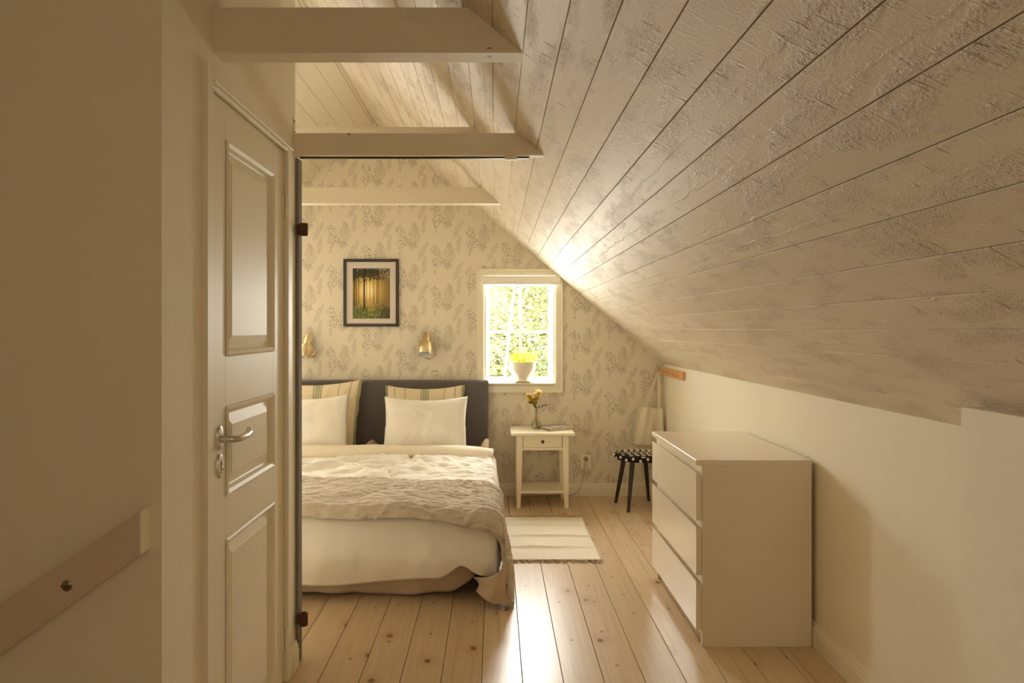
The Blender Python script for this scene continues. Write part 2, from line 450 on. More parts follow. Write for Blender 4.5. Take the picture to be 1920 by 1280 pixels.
class B:
    """collects shapes into one mesh"""
    def __init__(s): s.v = []; s.f = []; s.uv = {}
    def add(s, vs, fs, uvs=None):
        k = len(s.v); s.v += [Vector(v) for v in vs]; s.f += [tuple(i + k for i in f) for f in fs]
        if uvs:
            for i, q in enumerate(uvs): s.uv[k + i] = q
        return s
    def box(s, x0, x1, y0, y1, z0, z1, b=0.0, M=None):
        bm = bmesh.new(); bmesh.ops.create_cube(bm, size=1)
        for v in bm.verts:
            v.co = Vector(((x0 + x1) / 2 + v.co.x * (x1 - x0), (y0 + y1) / 2 + v.co.y * (y1 - y0), (z0 + z1) / 2 + v.co.z * (z1 - z0)))
        if b > 0: bmesh.ops.bevel(bm, geom=bm.edges[:], offset=b, segments=1, affect='EDGES', profile=.5)
        s.bm(bm, M); return s
    def bm(s, bm, M=None):
        bm.verts.index_update()
        vs = [(M @ v.co) if M else v.co.copy() for v in bm.verts]
        s.add(vs, [[v.index for v in f.verts] for f in bm.faces]); bm.free(); return s
    def prism(s, pts, axis, a0, a1):
        """pts: polygon in the two other axes (order x,y,z without axis)"""
        n = len(pts)
        def mk(p, a):
            if axis == 0: return (a, p[0], p[1])
            if axis == 1: return (p[0], a, p[1])
            return (p[0], p[1], a)
        vs = [mk(p, a0) for p in pts] + [mk(p, a1) for p in pts]
        fs = [list(range(n))[::-1], list(range(n, 2 * n))] + [[i, (i + 1) % n, n + (i + 1) % n, n + i] for i in range(n)]
        bm = bmesh.new(); bv = [bm.verts.new(v) for v in vs]
        for f in fs: bm.faces.new([bv[i] for i in f])
        bmesh.ops.recalc_face_normals(bm, faces=bm.faces[:])
        return s.bm(bm)
    def lathe(s, prof, c, seg=24, M=None, cap=True):
        vs = []; fs = []; n = len(prof)
        for i in range(seg):
            a = 2 * PI * i / seg
            for r, h in prof: vs.append(Vector((r * math.cos(a), r * math.sin(a), h)))
        for i in range(seg):
            j = (i + 1) % seg
            for k in range(n - 1): fs.append((i * n + k, j * n + k, j * n + k + 1, i * n + k + 1))
        if cap:
            for k in (0, n - 1):
                if prof[k][0] > 1e-5:
                    f = [i * n + k for i in range(seg)]; fs.append(f[::-1] if k == 0 else f)
        M = M or Matrix.Identity(4)
        return s.add([Vector(c) + (M.to_3x3() @ v) for v in vs], fs)
    def tube(s, pts, r, seg=8, cap=True):
        pts = [Vector(p) for p in pts]; n = len(pts); rs = r if isinstance(r, (list, tuple)) else [r] * n
        vs = []; fs = []; prev = None
        for i in range(n):
            t = (pts[min(i + 1, n - 1)] - pts[max(i - 1, 0)]).normalized()
            if prev is None:
                up = Vector((0, 0, 1)) if abs(t.z) < .9 else Vector((1, 0, 0)); a = t.cross(up).normalized()
            else:
                a = (prev - t * prev.dot(t)).normalized()
            prev = a; b = t.cross(a)
            for k in range(seg):
                th = 2 * PI * k / seg; vs.append(pts[i] + (a * math.cos(th) + b * math.sin(th)) * rs[i])
        for i in range(n - 1):
            for k in range(seg):
                fs.append((i * seg + k, i * seg + (k + 1) % seg, (i + 1) * seg + (k + 1) % seg, (i + 1) * seg + k))
        if cap: fs += [tuple(range(seg))[::-1], tuple((n - 1) * seg + k for k in range(seg))]
        return s.add(vs, fs)
    def obj(s, name, m, parent=None, smooth=None, center=None):
        me = me_from(name, s.v, s.f, [s.uv.get(i, (0, 0)) for i in range(len(s.v))] if s.uv else None)
        return link(name, me, m, parent, smooth, center)
def box(name, x0, x1, y0, y1, z0, z1, m, parent=None, b=.0015):
    return B().box(x0, x1, y0, y1, z0, z1, b).obj(name, m, parent)
def grid(nu, nv, fnc, thick=0.0):
    """surface grid; fnc(u,v)->Vector, returns B"""
    vs = []; uv = []
    for j in range(nv + 1):
        for i in range(nu + 1):
            vs.append(Vector(fnc(i / nu, j / nv))); uv.append((i / nu, j / nv))
    fs = [(j * (nu + 1) + i, j * (nu + 1) + i + 1, (j + 1) * (nu + 1) + i + 1, (j + 1) * (nu + 1) + i) for j in range(nv) for i in range(nu)]
    b = B().add(vs, fs, uv); return b
def fbm(x, y, z=0.0, o=4): return mn.fractal(Vector((x, y, z)), 1.0, 2.0, o)
def sm(e0, e1, x):
    t = max(0, min(1, (x - e0) / (e1 - e0))); return t * t * (3 - 2 * t)
def place(px, py, d): return Vector(((px - 928) * d / F, d, CAMZ - (py - 616) * d / F))
def solidify(o, t, off=-1):
    md = o.modifiers.new('thickness', 'SOLIDIFY'); md.thickness = t; md.offset = off; return o

# ------------------------------------------------------------------ room dimensions
YB = 5.43; XR = 1.34; XN = 1.18; YN = 1.73; ZK = 1.046; SL = .835; XC = -.955; XLK = XC - (XR - XC)
XW = -.79; YS = 1.618; YE = 2.70; YREAR = -1.3
def zc(x): return ZK + SL * (XR - x) if x >= XC else ZK + SL * (x - XLK)
ZR = zc(XC)
CA, SA = 1 / math.sqrt(1 + SL * SL), SL / math.sqrt(1 + SL * SL)

# ---- floor
fb = B().box(XLK - .3, XR + .3, YS, YB + .25, -.12, -.024).box(XW, XR + .3, YREAR - .1, YS, -.12, -.024)
floor = tag(fb.obj('floor', M_floorback), 'wide knotty pine floorboards with a satin sheen', kind='structure')
def board(name, prof_w, L, th, ch): pass
PW = .154; x0 = .104 + PW * 8
k = 0
while x0 - PW * k > XLK - .05:
    xb = min(x0 - PW * k, XR); xa = x0 - PW * (k + 1); k += 1
    xa = max(xa, XLK)
    if xb - xa < .03: continue
    ys = YREAR if xb > XW + .1 else YS + .05
    dz = R.uniform(-.0006, .0003); g = .0011; c = .0012
    pts = [(xa + g, -.024), (xb - g, -.024), (xb - g, -c + dz), (xb - g - c, dz), (xa + g + c, dz), (xa + g, -c + dz)]
    B().prism(pts, 1, ys, YB).obj('plank', M_floor, floor)
# ---- ceiling
def slope_pt(side, t, n):
    """t along the slope from the eave, n towards the room"""
    if side > 0: return (XR - t * CA - n * SA, ZK + t * SA - n * CA)
    return (XLK + t * CA + n * SA, ZK + t * SA - n * CA)
LS = (XR - XC) / CA
cb = B()
for sd_ in (1, -1):
    q = [slope_pt(sd_, -.25, -.0055), slope_pt(sd_, LS + (.0055 * SL), -.0055), slope_pt(sd_, LS + .1 * SL, -.1), slope_pt(sd_, -.25, -.1)]
    cb.prism(q, 1, YREAR - .1, YB + .25)
ceiling = tag(cb.obj('ceiling', M_ceilback), 'sloping ceiling of rough white painted boards', kind='structure')
pitch = .0845 / CA
tofs = ((XR - 1.007) / CA) % pitch - pitch
SPEC = {}
for px_, py_ in ((1633, 372), (1815, 512), (1240, 455)):
    s_ = .838 / (SL * (px_ - 928) + (616 - py_)); xx = (px_ - 928) * s_
    SPEC[int(math.floor(((XR - xx) / CA - tofs) / pitch))] = s_ * F
for sd_ in (1, -1):
    i = 0
    while True:
        ta = max(0.0, tofs + i * pitch); tb = min(LS, tofs + (i + 1) * pitch)
        if ta >= LS - .004: break
        if tb > ta + .008:
            cuts = []
            if sd_ > 0 and i in SPEC: cuts = [SPEC[i], SPEC[i] - 3.2 if SPEC[i] > 2.5 else SPEC[i] + 3.4]
            elif R.random() < .75: cuts = [R.choice((R.uniform(-.6, .5), R.uniform(4.5, 5.2), R.uniform(2.7, 4.4)))]
            ends = sorted([YREAR, YB] + [c for c in cuts if YREAR + .2 < c < YB - .2])
            for a, b_ in zip(ends[:-1], ends[1:]):
                g = .0012; c = .0007; dn = R.uniform(-.0005, .0004)
                pl = [(ta + g, -.0052), (tb - g, -.0052), (tb - g, dn - c), (tb - g - c, dn), (ta + g + c, dn), (ta + g, dn - c)]
                B().prism([slope_pt(sd_, *p) for p in pl], 1, a + .0008, b_ - .0008).obj('plank', M_ceil if sd_ > 0 else M_ceils, ceiling)
        i += 1

# ---- walls
WX0, WX1, WZ0, WZ1 = -.078, .471, .886, 1.735      # bedside window opening
VX0, VX1 = -2.62, -2.08                               # the other bedroom window, hidden behind the closet wall
def gable(x0, x1, zlo=None, zhi=None):
    lo = -.1 if zlo is None else zlo
    if zhi is not None: return [(x0, lo), (x1, lo), (x1, zhi), (x0, zhi)]
    p = [(x0, lo), (x1, lo), (x1, zc(x1) + .02)]
    if x0 < XC < x1: p.append((XC, ZR + .02))
    p.append((x0, zc(x0) + .02)); return p
wb = B()
for seg in (gable(XLK - .1, VX0), gable(VX1, WX0), gable(WX1, XR + .1), gable(WX0, WX1, None, WZ0), gable(VX0, VX1, None, WZ0),
            gable(WX0, WX1, WZ1), gable(VX0, VX1, WZ1)):
    wb.prism(seg, 1, YB, YB + .22)
tag(wb.obj('wall_back', M_paper), 'gable wall with grey-green botanical wallpaper', kind='structure')
tag(B().prism([(XR, -.1), (XR + .12, -.1), (XR + .12, ZK - .01), (XR, ZK + .012)], 1, YN - .1, YB).obj('wall_right', M_wall), 'low white knee wall behind the chest of drawers', kind='structure')
tag(B().box(XN, XN + .12, YREAR, YN, -.1, zc(XN + .06), .002).obj('wall_landing', M_wall), 'nearer white knee wall standing proud of the other', kind='structure')
tag(B().prism([(XLK, -.1), (XLK - .12, -.1), (XLK - .12, ZK - .01), (XLK, ZK + .012)], 1, YS, YB).obj('wall_side', M_wall), 'low white knee wall on the far side of the bed', kind='structure')
DY0, DY1, DZ = 1.876, 2.567, 1.999                    # door opening
wl = B()
wl.box(XW - .10, XW, YS, DY0, -1.4, zc(XW - .1) + .02).box(XW - .10, XW, DY1, YE, -.1, zc(XW - .1) + .02).box(XW - .10, XW, DY0, DY1, DZ, zc(XW - .1) + .02)
tag(wl.obj('wall_left', M_wall), 'white closet wall that holds the panelled door', kind='structure')
XS0 = -2.2
tag(B().prism([(XS0, -1.6), (XW - .1, -1.6), (XW - .1, zc(XW - .1) + .02), (XC, ZR + .02), (XS0, zc(XS0) + .02)], 1, YS, YS + .08).obj('wall_stairwell', M_wall), 'shaded white wall above the stairs', kind='structure')
tag(B().prism(gable(XLK, XW - .1), 1, YE - .08, YE).obj('wall_partition', M_wall), 'closet wall facing the bed', kind='structure')
tag(B().prism(gable(XS0 - .1, XR + .1, -1.6), 1, YREAR - .1, YREAR).obj('wall_rear', M_wall), 'white gable wall behind the landing', kind='structure')
tag(B().prism([(XS0 - .1, -1.6), (XS0, -1.6), (XS0, zc(XS0) + .02), (XS0 - .1, zc(XS0 - .1) + .02)], 1, YREAR, YS + .08).obj('wall_stair_end', M_wall), 'white wall at the foot of the stairs', kind='structure')
st = tag(B().box(XS0, XW - .01, YREAR, YS, -1.7, -1.6).obj('stairs', M_floor), 'pine stairs going down beside the landing', kind='structure')
for k in range(5):
    B().box(XW - .26 * (k + 1), XW - .26 * k - .002, .55, YS - .002, -1.6, -.18 * (k + 1), .004).obj('step', M_floor, st)
B().box(XW - .02, XW, YREAR, YS, -1.6, -.025).obj('riser', M_trim, st)
# ---- baseboards
PB = [(0, 0), (.016, 0), (.016, .062), (.013, .068), (.013, .078), (.009, .086), (.006, .098), (0, .1)]
bbk = B().prism([(YB - a, z) for a, z in PB], 0, VX1 - 1.0, XR).obj('baseboard_back', M_trim)
tag(bbk, 'moulded white baseboard under the wallpaper', kind='structure')
bbr = B().prism([(XR - a, z) for a, z in PB], 1, YN, YB - .018).obj('baseboard_right', M_trim)
tag(bbr, 'moulded white baseboard along the knee wall', kind='structure')
bbl = B().prism([(XW + a, z) for a, z in PB], 1, DY1 + .052, YE - .002).obj('baseboard_left', M_trim)
tag(bbl, 'short moulded white baseboard beside the door', kind='structure')
# ---- beams
def beam(y0, y1, z0, z1, x0, label, m=M_beam):
    e = .004
    xr0, xr1 = (2.165 - z0) / SL + e, (2.165 - z1) / SL + e
    pts = [(x0, z0), (xr0, z0), (xr1, z1), (x0, z1)]
    return tag(B().prism(pts, 1, y0, y1).obj('beam', m), label, kind='structure')
beam(1.915, 1.985, 2.1005, 2.2276, XW - .02, 'nearest white painted tie beam, running above the door')
beam(2.665, 2.705, 2.004, 2.09, XW - .0, 'low white header board with a black track under it')
beam(3.12, 3.19, 2.12, 2.248, XLK + 1.1, 'white tie beam just behind the header board')
beam(4.42, 4.49, 2.138, 2.242, XLK + 1.1, 'white tie beam nearest the wallpapered wall')
tk = thing('curtain_track', 'thin black track under the white header board', 'track', (-.3, 2.69, 1.99))
B().box(-.77, .135, 2.692, 2.703, 1.9985, 2.0035).obj('rail', M_blackm, tk)
B().box(.04, .085, 2.668, 2.682, 1.988, 2.0035, .001).obj('bracket', M_trim, tk)
# ---- weathered jamb
tj = empty('trim_1', (XW + .02, 2.73, 0)); tag(tj, 'weathered grey wooden door jamb with rusty iron pintles', kind='structure')
B().box(XW - .05, XW + .013, YE + .001, YE + .05, .0, 2.003, .003).obj('jamb', M_grey, tj)
for zz in (1.718, .182):
    pn = B().box(XW + .008, XW + .026, YE - .012, YE + .014, zz - .02, zz + .02, .002).obj('pintle', M_rust, tj)
    bq = B(); bq.lathe([(.0095, -.024), (.0155, -.024), (.0165, -.018), (.0165, .018), (.0155, .024), (.0085, .024), (.0085, -.02)], (XW + .036, YE - .008, zz), 16, cap=False)
    bq.obj('knuckle', M_rust, pn, 40)
mp = thing('metal_plate', 'small galvanised nail plate at the corner of the closet wall', 'plate', (XW + .001, 2.68, 2.15))
B().box(XW, XW + .0025, 2.668, 2.694, 2.09, 2.152, .0006).obj('plate', mat('galvanised', f_brass, col=(.62, .57, .47), rough=.45, metal=.7), mp)
for zz in (2.10, 2.142):
    B().lathe([(.004, 0), (.003, .002), (0, .0025)], (XW + .0025, 2.681, zz), 8, Matrix.Rotation(PI / 2, 4, 'Y')).obj('nail', M_blackm, mp)

# ------------------------------------------------------------------ door
door = empty('door_1', (XW, (DY0 + DY1) / 2, 0)); tag(door, 'white three-panel door with a steel lever handle', kind='structure')
XF = XW - .006           # leaf face
g = .004
ly0, ly1, lz0, lz1 = DY0 + g, DY1 - g, .004, DZ - g
py0, py1 = 2.018, 2.454
PAN = [(1.245, 1.885), (.832, 1.097), (.05, .706)]
# leaf: plate behind plus stiles and rails
leaf = box('leaf', XF - .045, XF - .020, ly0, ly1, lz0, lz1, M_satin, door, 0)
for a, b_ in ((ly0, py0), (py1, ly1)):
    box('stile', XF - .0205, XF, a, b_, lz0, lz1, M_satin, leaf, .0008)
zs = [lz0] + [v for p in PAN[::-1] for v in p] + [lz1]
for a, b_ in zip(zs[0::2], zs[1::2]):
    box('rail', XF - .0205, XF, py0 + .0004, py1 - .0004, a, b_, M_satin, leaf, .0008)
def ring(y0, y1, z0, z1, x): return [(x, y0, z0), (x, y1, z0), (x, y1, z1), (x, y0, z1)]
for a, b_ in PAN:
    rs = []
    for ins, dx in ((0, .001), (.006, .007), (.011, .004), (.016, .001), (.022, -.012), (.026, -.0145), (.058, -.005), (.060, -.004)):
        rs.append(ring(py0 + ins, py1 - ins, a + ins, b_ - ins, XF + dx))
    vs = [v for r_ in rs for v in r_]; fs = []
    for i in range(len(rs) - 1):
        for k in range(4): fs.append((i * 4 + k, i * 4 + (k + 1) % 4, i * 4 + 4 + (k + 1) % 4, i * 4 + 4 + k))
    n = len(rs) * 4; fs.append((n - 4, n - 3, n - 2, n - 1))
    B().add(vs, fs).obj('panel', M_satin, leaf)
# casing
XCf = XW + .015
B().prism([(1.843, 0), (DY0 + .004, 0), (DY0 + .004, 2.012), (1.843, 2.052)], 0, XW, XCf).obj('casing', M_trim, door)
B().box(XW, XCf, DY1 - .004, DY1 + .048, 0, 2.012, .002).obj('casing', M_trim, door)
hb = B().box(XW, XCf, DY0 + .0045, DY1 - .0045, DZ - .006, 2.006, .002).box(XW, XCf + .006, DY0 + .0045, DY1 + .048, 2.006, 2.014, .002)
hb.obj('casing', M_trim, door)
B().box(XW - .1, XW - .001, DY0, DY0 + .003, 0, DZ).obj('jamb', M_trim, door)
B().box(XW - .1, XW - .001, DY1 - .003, DY1, 0, DZ).obj('jamb', M_trim, door)
for zz in (1.785, .165):
    hq = B().box(XF, XF + .006, DY1 - .022, DY1 - .005, zz - .045, zz + .045, .001).obj('hinge', M_trim, door)
    B().lathe([(0, -.045), (.007, -.045), (.007, -.002), (.006, 0), (.007, .002), (.007, .045), (0, .047)], (XF + .013, DY1 - .003, zz), 12).obj('hinge_pin', M_trim, hq, 40)
RY = Matrix.Rotation(PI / 2, 4, 'Y')
def plate(name, zz, yy=1.972):
    # upright oval escutcheon lying on the door face
    b = B(); prof = [(0, .0065), (.8, .0065), (.94, .005), (1, .0)]
    vs = []; fs = []; seg = 28; n = len(prof)
    for i in range(seg):
        a = 2 * PI * i / seg
        for r_, h in prof: vs.append((XF + h, yy + .0215 * r_ * math.cos(a), zz + .036 * r_ * math.sin(a)))
    for i in range(seg):
        j = (i + 1) % seg
        for k in range(n - 1): fs.append((i * n + k, j * n + k, j * n + k + 1, i * n + k + 1))
    b.add(vs, fs); o = b.obj(name, M_chrome, door, 40)
    return o
hp = plate('handle', 1.012); hp['label'] = 'brushed steel lever handle'
lv = B().tube([(XF + .004, 1.972, 1.008), (XF + .03, 1.972, 1.008), (XF + .046, 1.976, 1.008), (XF + .052, 1.988, 1.008), (XF + .052, 2.037, 1.008), (XF + .049, 2.077, 1.011), (XF + .04, 2.100, 1.016)],
              [.011, .010, .0105, .0105, .0105, .011, .0095], 14)
lv.obj('lever', M_chrome, hp, 50)
kp = plate('lock_plate', .931); kp['label'] = 'oval steel keyhole plate'
B().box(XF + .006, XF + .0072, 1.970, 1.974, .917, .940).lathe([(0, 0), (.004, 0), (.004, .0012), (0, .0012)], (XF + .006, 1.972, .943), 10, RY).obj('keyhole', M_dark, kp)
for yy, zz in ((1.963, .914), (1.982, .919)):
    B().lathe([(.0028, 0), (.002, .001), (0, .0012)], (XF + .006, yy, zz), 8, RY).obj('screw', M_dark, kp)

# ------------------------------------------------------------------ windows
def window(name, x0, x1, label, detail=True):
    z0, z1 = WZ0, WZ1
    w = empty(name, ((x0 + x1) / 2, YB, z0)); tag(w, label, kind='structure')
    # casing: four moulded boards
    cw = .068
    PC = [(0, 0), (.006, .012), (.012, .014), (.014, .019), (.054, .019), (.058, .024), (.066, .024), (cw, .018), (cw, 0)]
    def strip(axis, fixed, sign, a, b_):
        vs = []; n = len(PC)
        for end in (0, 1):
            for o_, h in PC:
                t = (a - o_ if end == 0 else b_ + o_)
                vs.append((t, YB - h, fixed + sign * o_) if axis == 'h' else (fixed + sign * o_, YB - h, t))
        fs = [(i, i + 1, n + i + 1, n + i) for i in range(n - 1)] + [tuple(range(n))[::-1], tuple(range(n, 2 * n))]
        bm = bmesh.new(); bv = [bm.verts.new(v) for v in vs]
        for f in fs: bm.faces.new([bv[i] for i in f])
        bmesh.ops.recalc_face_normals(bm, faces=bm.faces[:])
        B().bm(bm).obj('casing', M_trim, w)
    strip('h', z1, 1, x0, x1); strip('h', z0, -1, x0, x1); strip('v', x0, -1, z0, z1); strip('v', x1, 1, z0, z1)
    # lined reveal
    M_rev = mat('window_white', f_satin, col=(.88, .86, .80), rough=.4)
    yf = YB + .135
    rv = B().box(x0, x0 + .008, YB, yf, z0, z1).box(x1 - .008, x1, YB, yf, z0, z1).box(x0, x1, YB, yf, z1 - .008, z1)
    rv.obj('reveal', M_rev, w)
    B().box(x0, x1, YB - .036, yf, z0 - .0, z0 + .012, .002).obj('sill', M_rev, w)
    fx0, fx1, fz0, fz1 = x0 + .008, x1 - .008, z0 + .012, z1 - .008
    fw = .026
    fr = B().box(fx0, fx0 + fw, yf, yf + .05, fz0, fz1, .002).box(fx1 - fw, fx1, yf, yf + .05, fz0, fz1, .002)
    fr.box(fx0 + fw, fx1 - fw, yf, yf + .05, fz0, fz0 + .034, .002).box(fx0 + fw, fx1 - fw, yf, yf + .05, fz1 - .04, fz1, .002)
    fr.obj('sash_frame', M_rev, w)
    ix0, ix1, iz0, iz1 = fx0 + fw, fx1 - fw, fz0 + .034, fz1 - .04
    cx = (ix0 + ix1) / 2 + .012; cz = iz0 + (iz1 - iz0) * .49
    B().box(cx - .011, cx + .011, yf + .006, yf + .036, iz0, iz1, .003).obj('muntin', M_rev, w)
    for a, b_ in ((ix0, cx - .011), (cx + .011, ix1)):
        B().box(a, b_, yf + .006, yf + .036, cz - .011, cz + .011, .003).obj('muntin', M_rev, w)
        for c0, c1 in ((iz0, cz - .011), (cz + .011, iz1)):
            B().box(a, b_, yf + .019, yf + .022, c0, c1).obj('pane', M_glass, w)
    return w
window('window_1', WX0, WX1, 'white four-pane window beside the bed')
window('window_2', VX0, VX1, 'white four-pane window on the far side of the bed')
rb = thing('roller_blind', 'rolled-up white roller blind at the top of the window', 'blind', (.2, YB - .03, 1.70))
B().box(-.098, .518, YB - .055, YB - .0245, 1.690, 1.742, .004).obj('cassette', mat('blind_fabric', col=(.90, .88, .83), rough=.6), rb)
B().box(-.096, .516, YB - .050, YB - .040, 1.676, 1.6898, .002).obj('bottom_bar', MATS['blind_fabric'], rb)

# ------------------------------------------------------------------ bed
BX0, BX1, BYF, BYH = -1.86, -.05, 3.37, 5.33
bed = thing('bed', 'double bed with a charcoal upholstered headboard and beige valance', 'bed', (-.95, 4.3, 0))
hb_ = B().box(BX0, BX1, BYH, BYH + .075, .02, .925, .012).obj('headboard', M_head, bed)
B().box(BX0 + .06, BX1 - .06, BYF + .06, BYH - .002, .06, .20, .02).obj('bed_base', M_dark, bed)
for lx in (BX0 + .15, BX1 - .15):
    for ly in (BYF + .2, BYH - .2):
        B().lathe([(.022, 0), (.028, .062)], (lx, ly, 0), 12).obj('leg', M_dark, bed)
B().box(BX0 + .02, BX1 - .02, BYF + .03, BYH - .004, .20, .368, .045).obj('mattress', M_white, bed, 50)
# valance: skirt round foot end and the right side
def val(u, v):
    # u along left(front) -> right, then back along the right side
    L1 = BX1 - BX0 - .12; L2 = 1.75
    s = u * (L1 + L2)
    if s < L1: x, y, nx, ny = BX0 + .1 + s, BYF + .045, 0, -1
    else: x, y, nx, ny = BX1 - .03, BYF + .045 + (s - L1), 1, 0
    k = max(0, 1 - abs(s - L1) / .06)
    x += -.03 * k * k if ny else -.03 * k * k; y += .03 * k * k
    w = math.sin(s * 15) * .5 + math.sin(s * 33 + 1) * .3 + fbm(s * 5, v * 1.4) * .7
    hem = .012 + (.055 * max(0, 1 - abs(s - .30) / .09)) + (.10 * max(0, 1 - abs(s - L1) / .16) ** 1.4) + .006 * math.sin(s * 9)
    if s < .30: hem = max(hem, .055)
    z = .24 + (hem - .24) * v
    o = (.006 + .014 * v) * w + .022 * math.sin(v * PI * .9) + .012 * v
    return (x + nx * o, y + ny * o, z)
vl = grid(220, 14, val).obj('valance', M_valance, bed, 180); solidify(vl, .003)

ZT = .402; HW = .905; RR = .055; XCB = -.95; YH0 = 4.90; LB = YH0 - 3.365
def over(a, lim):
    """arc length a past a rounded edge at lim -> (forward, drop)"""
    if a <= lim: return a, 0.0
    e = a - lim
    if e < RR * PI / 2:
        th = e / RR; return lim + RR * math.sin(th), RR * (1 - math.cos(th))
    e -= RR * PI / 2
    return lim + RR + e * .06, RR + e
def bedpt(a, b, puff=1.0):
    sx = 1 if a >= 0 else -1
    fx, dx = over(abs(a), HW); fy, dy = over(b, LB)
    top = 1 - min(1, (dx + dy) / .12)
    x = XCB + sx * fx; y = YH0 - fy
    n1 = fbm(a * 3.2 + 3, b * 3.2, 1.3); n2 = fbm(a * 9, b * 13, 4.1)
    z = ZT - dx - dy + top * (.016 * n1 * puff)
    # wrinkles of the duvet towards the pillows
    wr = sm(1.05, .45, b) * top
    rid = 1 - abs(fbm(a * 3.6 + b * 1.2, b * 9 + a * 1.5, 8.2, 3)) * 2.0
    z += wr * (.030 * max(rid, -.4) + .012 * n2) * puff
    z -= .03 * math.exp(-((a - .33 - .04 * math.sin(b * 8)) / .022) ** 2) * sm(1.0, .6, b) * top * puff
    # crowned body of the duvet
    z += .030 * math.cos(min(1, abs(a) / HW) * PI / 2) ** .6 * top * sm(0, .25, b) + .010 * sm(.2, .55, b) * top
    hang = sm(.03, .2, dy)
    if hang > 0:
        y -= hang * (.012 * math.sin(a * 9 + 1.2) + .012 * fbm(a * 2.6 + b * .8, 5.5, b * 1.2) + .006 * fbm(a * 7, b * 4, 2.3) + .016 * math.exp(-((a + .92 - 1.5 * dy * dy - .1 * dy) / .05) ** 2) + .010 * math.exp(-((a + .35 - .5 * dy) / .04) ** 2) + .012 * math.exp(-((a - .62 - .8 * dy * dy) / .05) ** 2)) + .03 * math.sin(min(1, dy / .3) * PI) * hang
    hx = sm(.03, .2, dx)
    if hx > 0 and sx > 0:
        x += hx * (.010 * math.sin(b * 10) + .018 * fbm(b * 4, 2.2, a * 2))
    return x, y, z
def duv(u, v):
    a = -1.12 + u * (1.12 + HW + .25)
    hem = .325 + .02 * math.sin(a * 2.2 + 2.4) - .055 * math.exp(-((a - .79) / .06) ** 2) + .012 * math.sin(a * 6.3)
    if a < -.4: hem += .05 * sm(-.4, -.85, a)
    if a > HW + .06: hem -= .03 * sm(HW + .06, HW + .25, a)
    b = v * (LB + hem)
    return bedpt(a, b)
dv = grid(190, 170, duv).obj('duvet', M_duvet, None, 180)
tag(dv, 'cream white duvet hanging over the foot of the bed', 'duvet'); solidify(dv, .012, 1)
# turned-back edge of the duvet in front of the pillows
def roll(u, v):
    a = -1.05 + u * (1.05 + HW + .035)
    th = v * 2 * PI
    rz = .047 + .005 * fbm(a * 3, 1.1) - .01 * sm(HW - .1, HW + .04, a); ry = .075
    x0, y0, z0 = bedpt(min(a, HW), .05, .2)
    e = sm(.6, HW, a)
    return (XCB + a, 4.835 + math.cos(th) * ry + .012 * math.sin(a * 3), ZT + .048 + .018 * fbm(a * 1.5, 7.7) * .6 + math.sin(th) * rz * (1 + .12 * fbm(a * 5, th)) - .012 * e)
rl = grid(90, 20, roll)
n0 = len(rl.v); rl.add([sum(((rl.v[j * 91 + i]) for j in range(20)), Vector()) / 20 for i in (0, 90)], [])
for j in range(20):
    rl.f.append((j * 91, (j + 1) * 91, n0)); rl.f.append((j * 91 + 90, n0 + 1, (j + 1) * 91 + 90))
rl.uv = {}
rl.obj('turned_back_edge', M_fold, dv, 180)
# blanket across the foot
def blk(u, v):
    amax = HW + .50
    a = -1.10 + u * (1.10 + amax)
    b0 = .945 + .018 * math.sin(a * 2.3) + .01 * fbm(a * 4, .3)
    b1 = LB + .052 + .012 * math.sin(a * 3 + .5) + .055 * sm(HW - .25, HW + .1, a) + .03 * sm(HW + .1, amax, a)
    b = b0 + (b1 - b0) * v
    # behind the front hem the hanging side leans forward a little
    x, y, z = bedpt(a, b)
    dxx = max(0, a - HW)
    o = .015 + .010 * max(0, 1 - 2.2 * abs(fbm(a * 9 + .3, b * 26 + .4, 1.37, 3))) + .003 * fbm(a * 30, b * 60, 3.3, 2)
    side = sm(0, RR * 1.5, dxx); fr = sm(0, RR * 1.4, b - LB)
    sl = sm(0, RR * 1.5, max(0, -a - HW)); z += o * (1 - .6 * max(side, sl)) * (1 - .5 * fr); x += o * 1.3 * side - o * 1.3 * sl; y -= o * fr * 1.6
    if dxx > .1:
        x += .018 * abs(math.sin(b * 8.5)) * sm(.1, .4, dxx); y -= .05 * sm(.1, .45, dxx) * v
    if z < .014: x += (.014 - z) * .06; y += (.014 - z) * .25; z = .014 + .003 * math.sin(b * 30)
    return (x, y, z)
bk = grid(300, 130, blk).obj('blanket', M_quilt, None, 180)
tag(bk, 'crinkled beige quilted blanket across the foot of the bed', 'blanket'); solidify(bk, .007, -1)
def flap(u, v):
    # lining of the hanging blanket corner, turned towards the camera
    x = -.105 + .175 * u + .03 * math.sin(v * 2.6) * (1 - u); z = .012 + (.115 + .10 * u * u) * (1 - v) + .018 * math.sin(u * PI) * v
    if u < .5: z += .05 * (1 - 2 * u) * v
    y = 3.262 - .022 * math.sin(u * PI) - .028 * v + .012 * math.sin(u * 7 + v * 3) + .05 * (1 - u) ** 3
    return (x, y, z)
fl = grid(24, 20, flap).obj('turned_corner', M_linen, bk, 180); fl['label'] = 'smooth beige lining of the turned corner'; solidify(fl, .006)
def sheet(u, v):
    a = -1.0 + u * 1.905
    x, z = XCB + a, .392
    y = 4.93 + v * .38
    z += .085 * sm(.815, .88, a) * sm(0, .35, v) * (1 + .4 * fbm(a * 9, v * 3, 9.3)) + .085 * math.exp(-((a - .0) / .055) ** 2) * sm(0, .35, v) * (.85 + .15 * fbm(a * 8, v * 4, 2.3))
    if a > HW: z -= (a - HW) * 3; x = XCB + HW + (a - HW) * .8
    return (x, y, z)
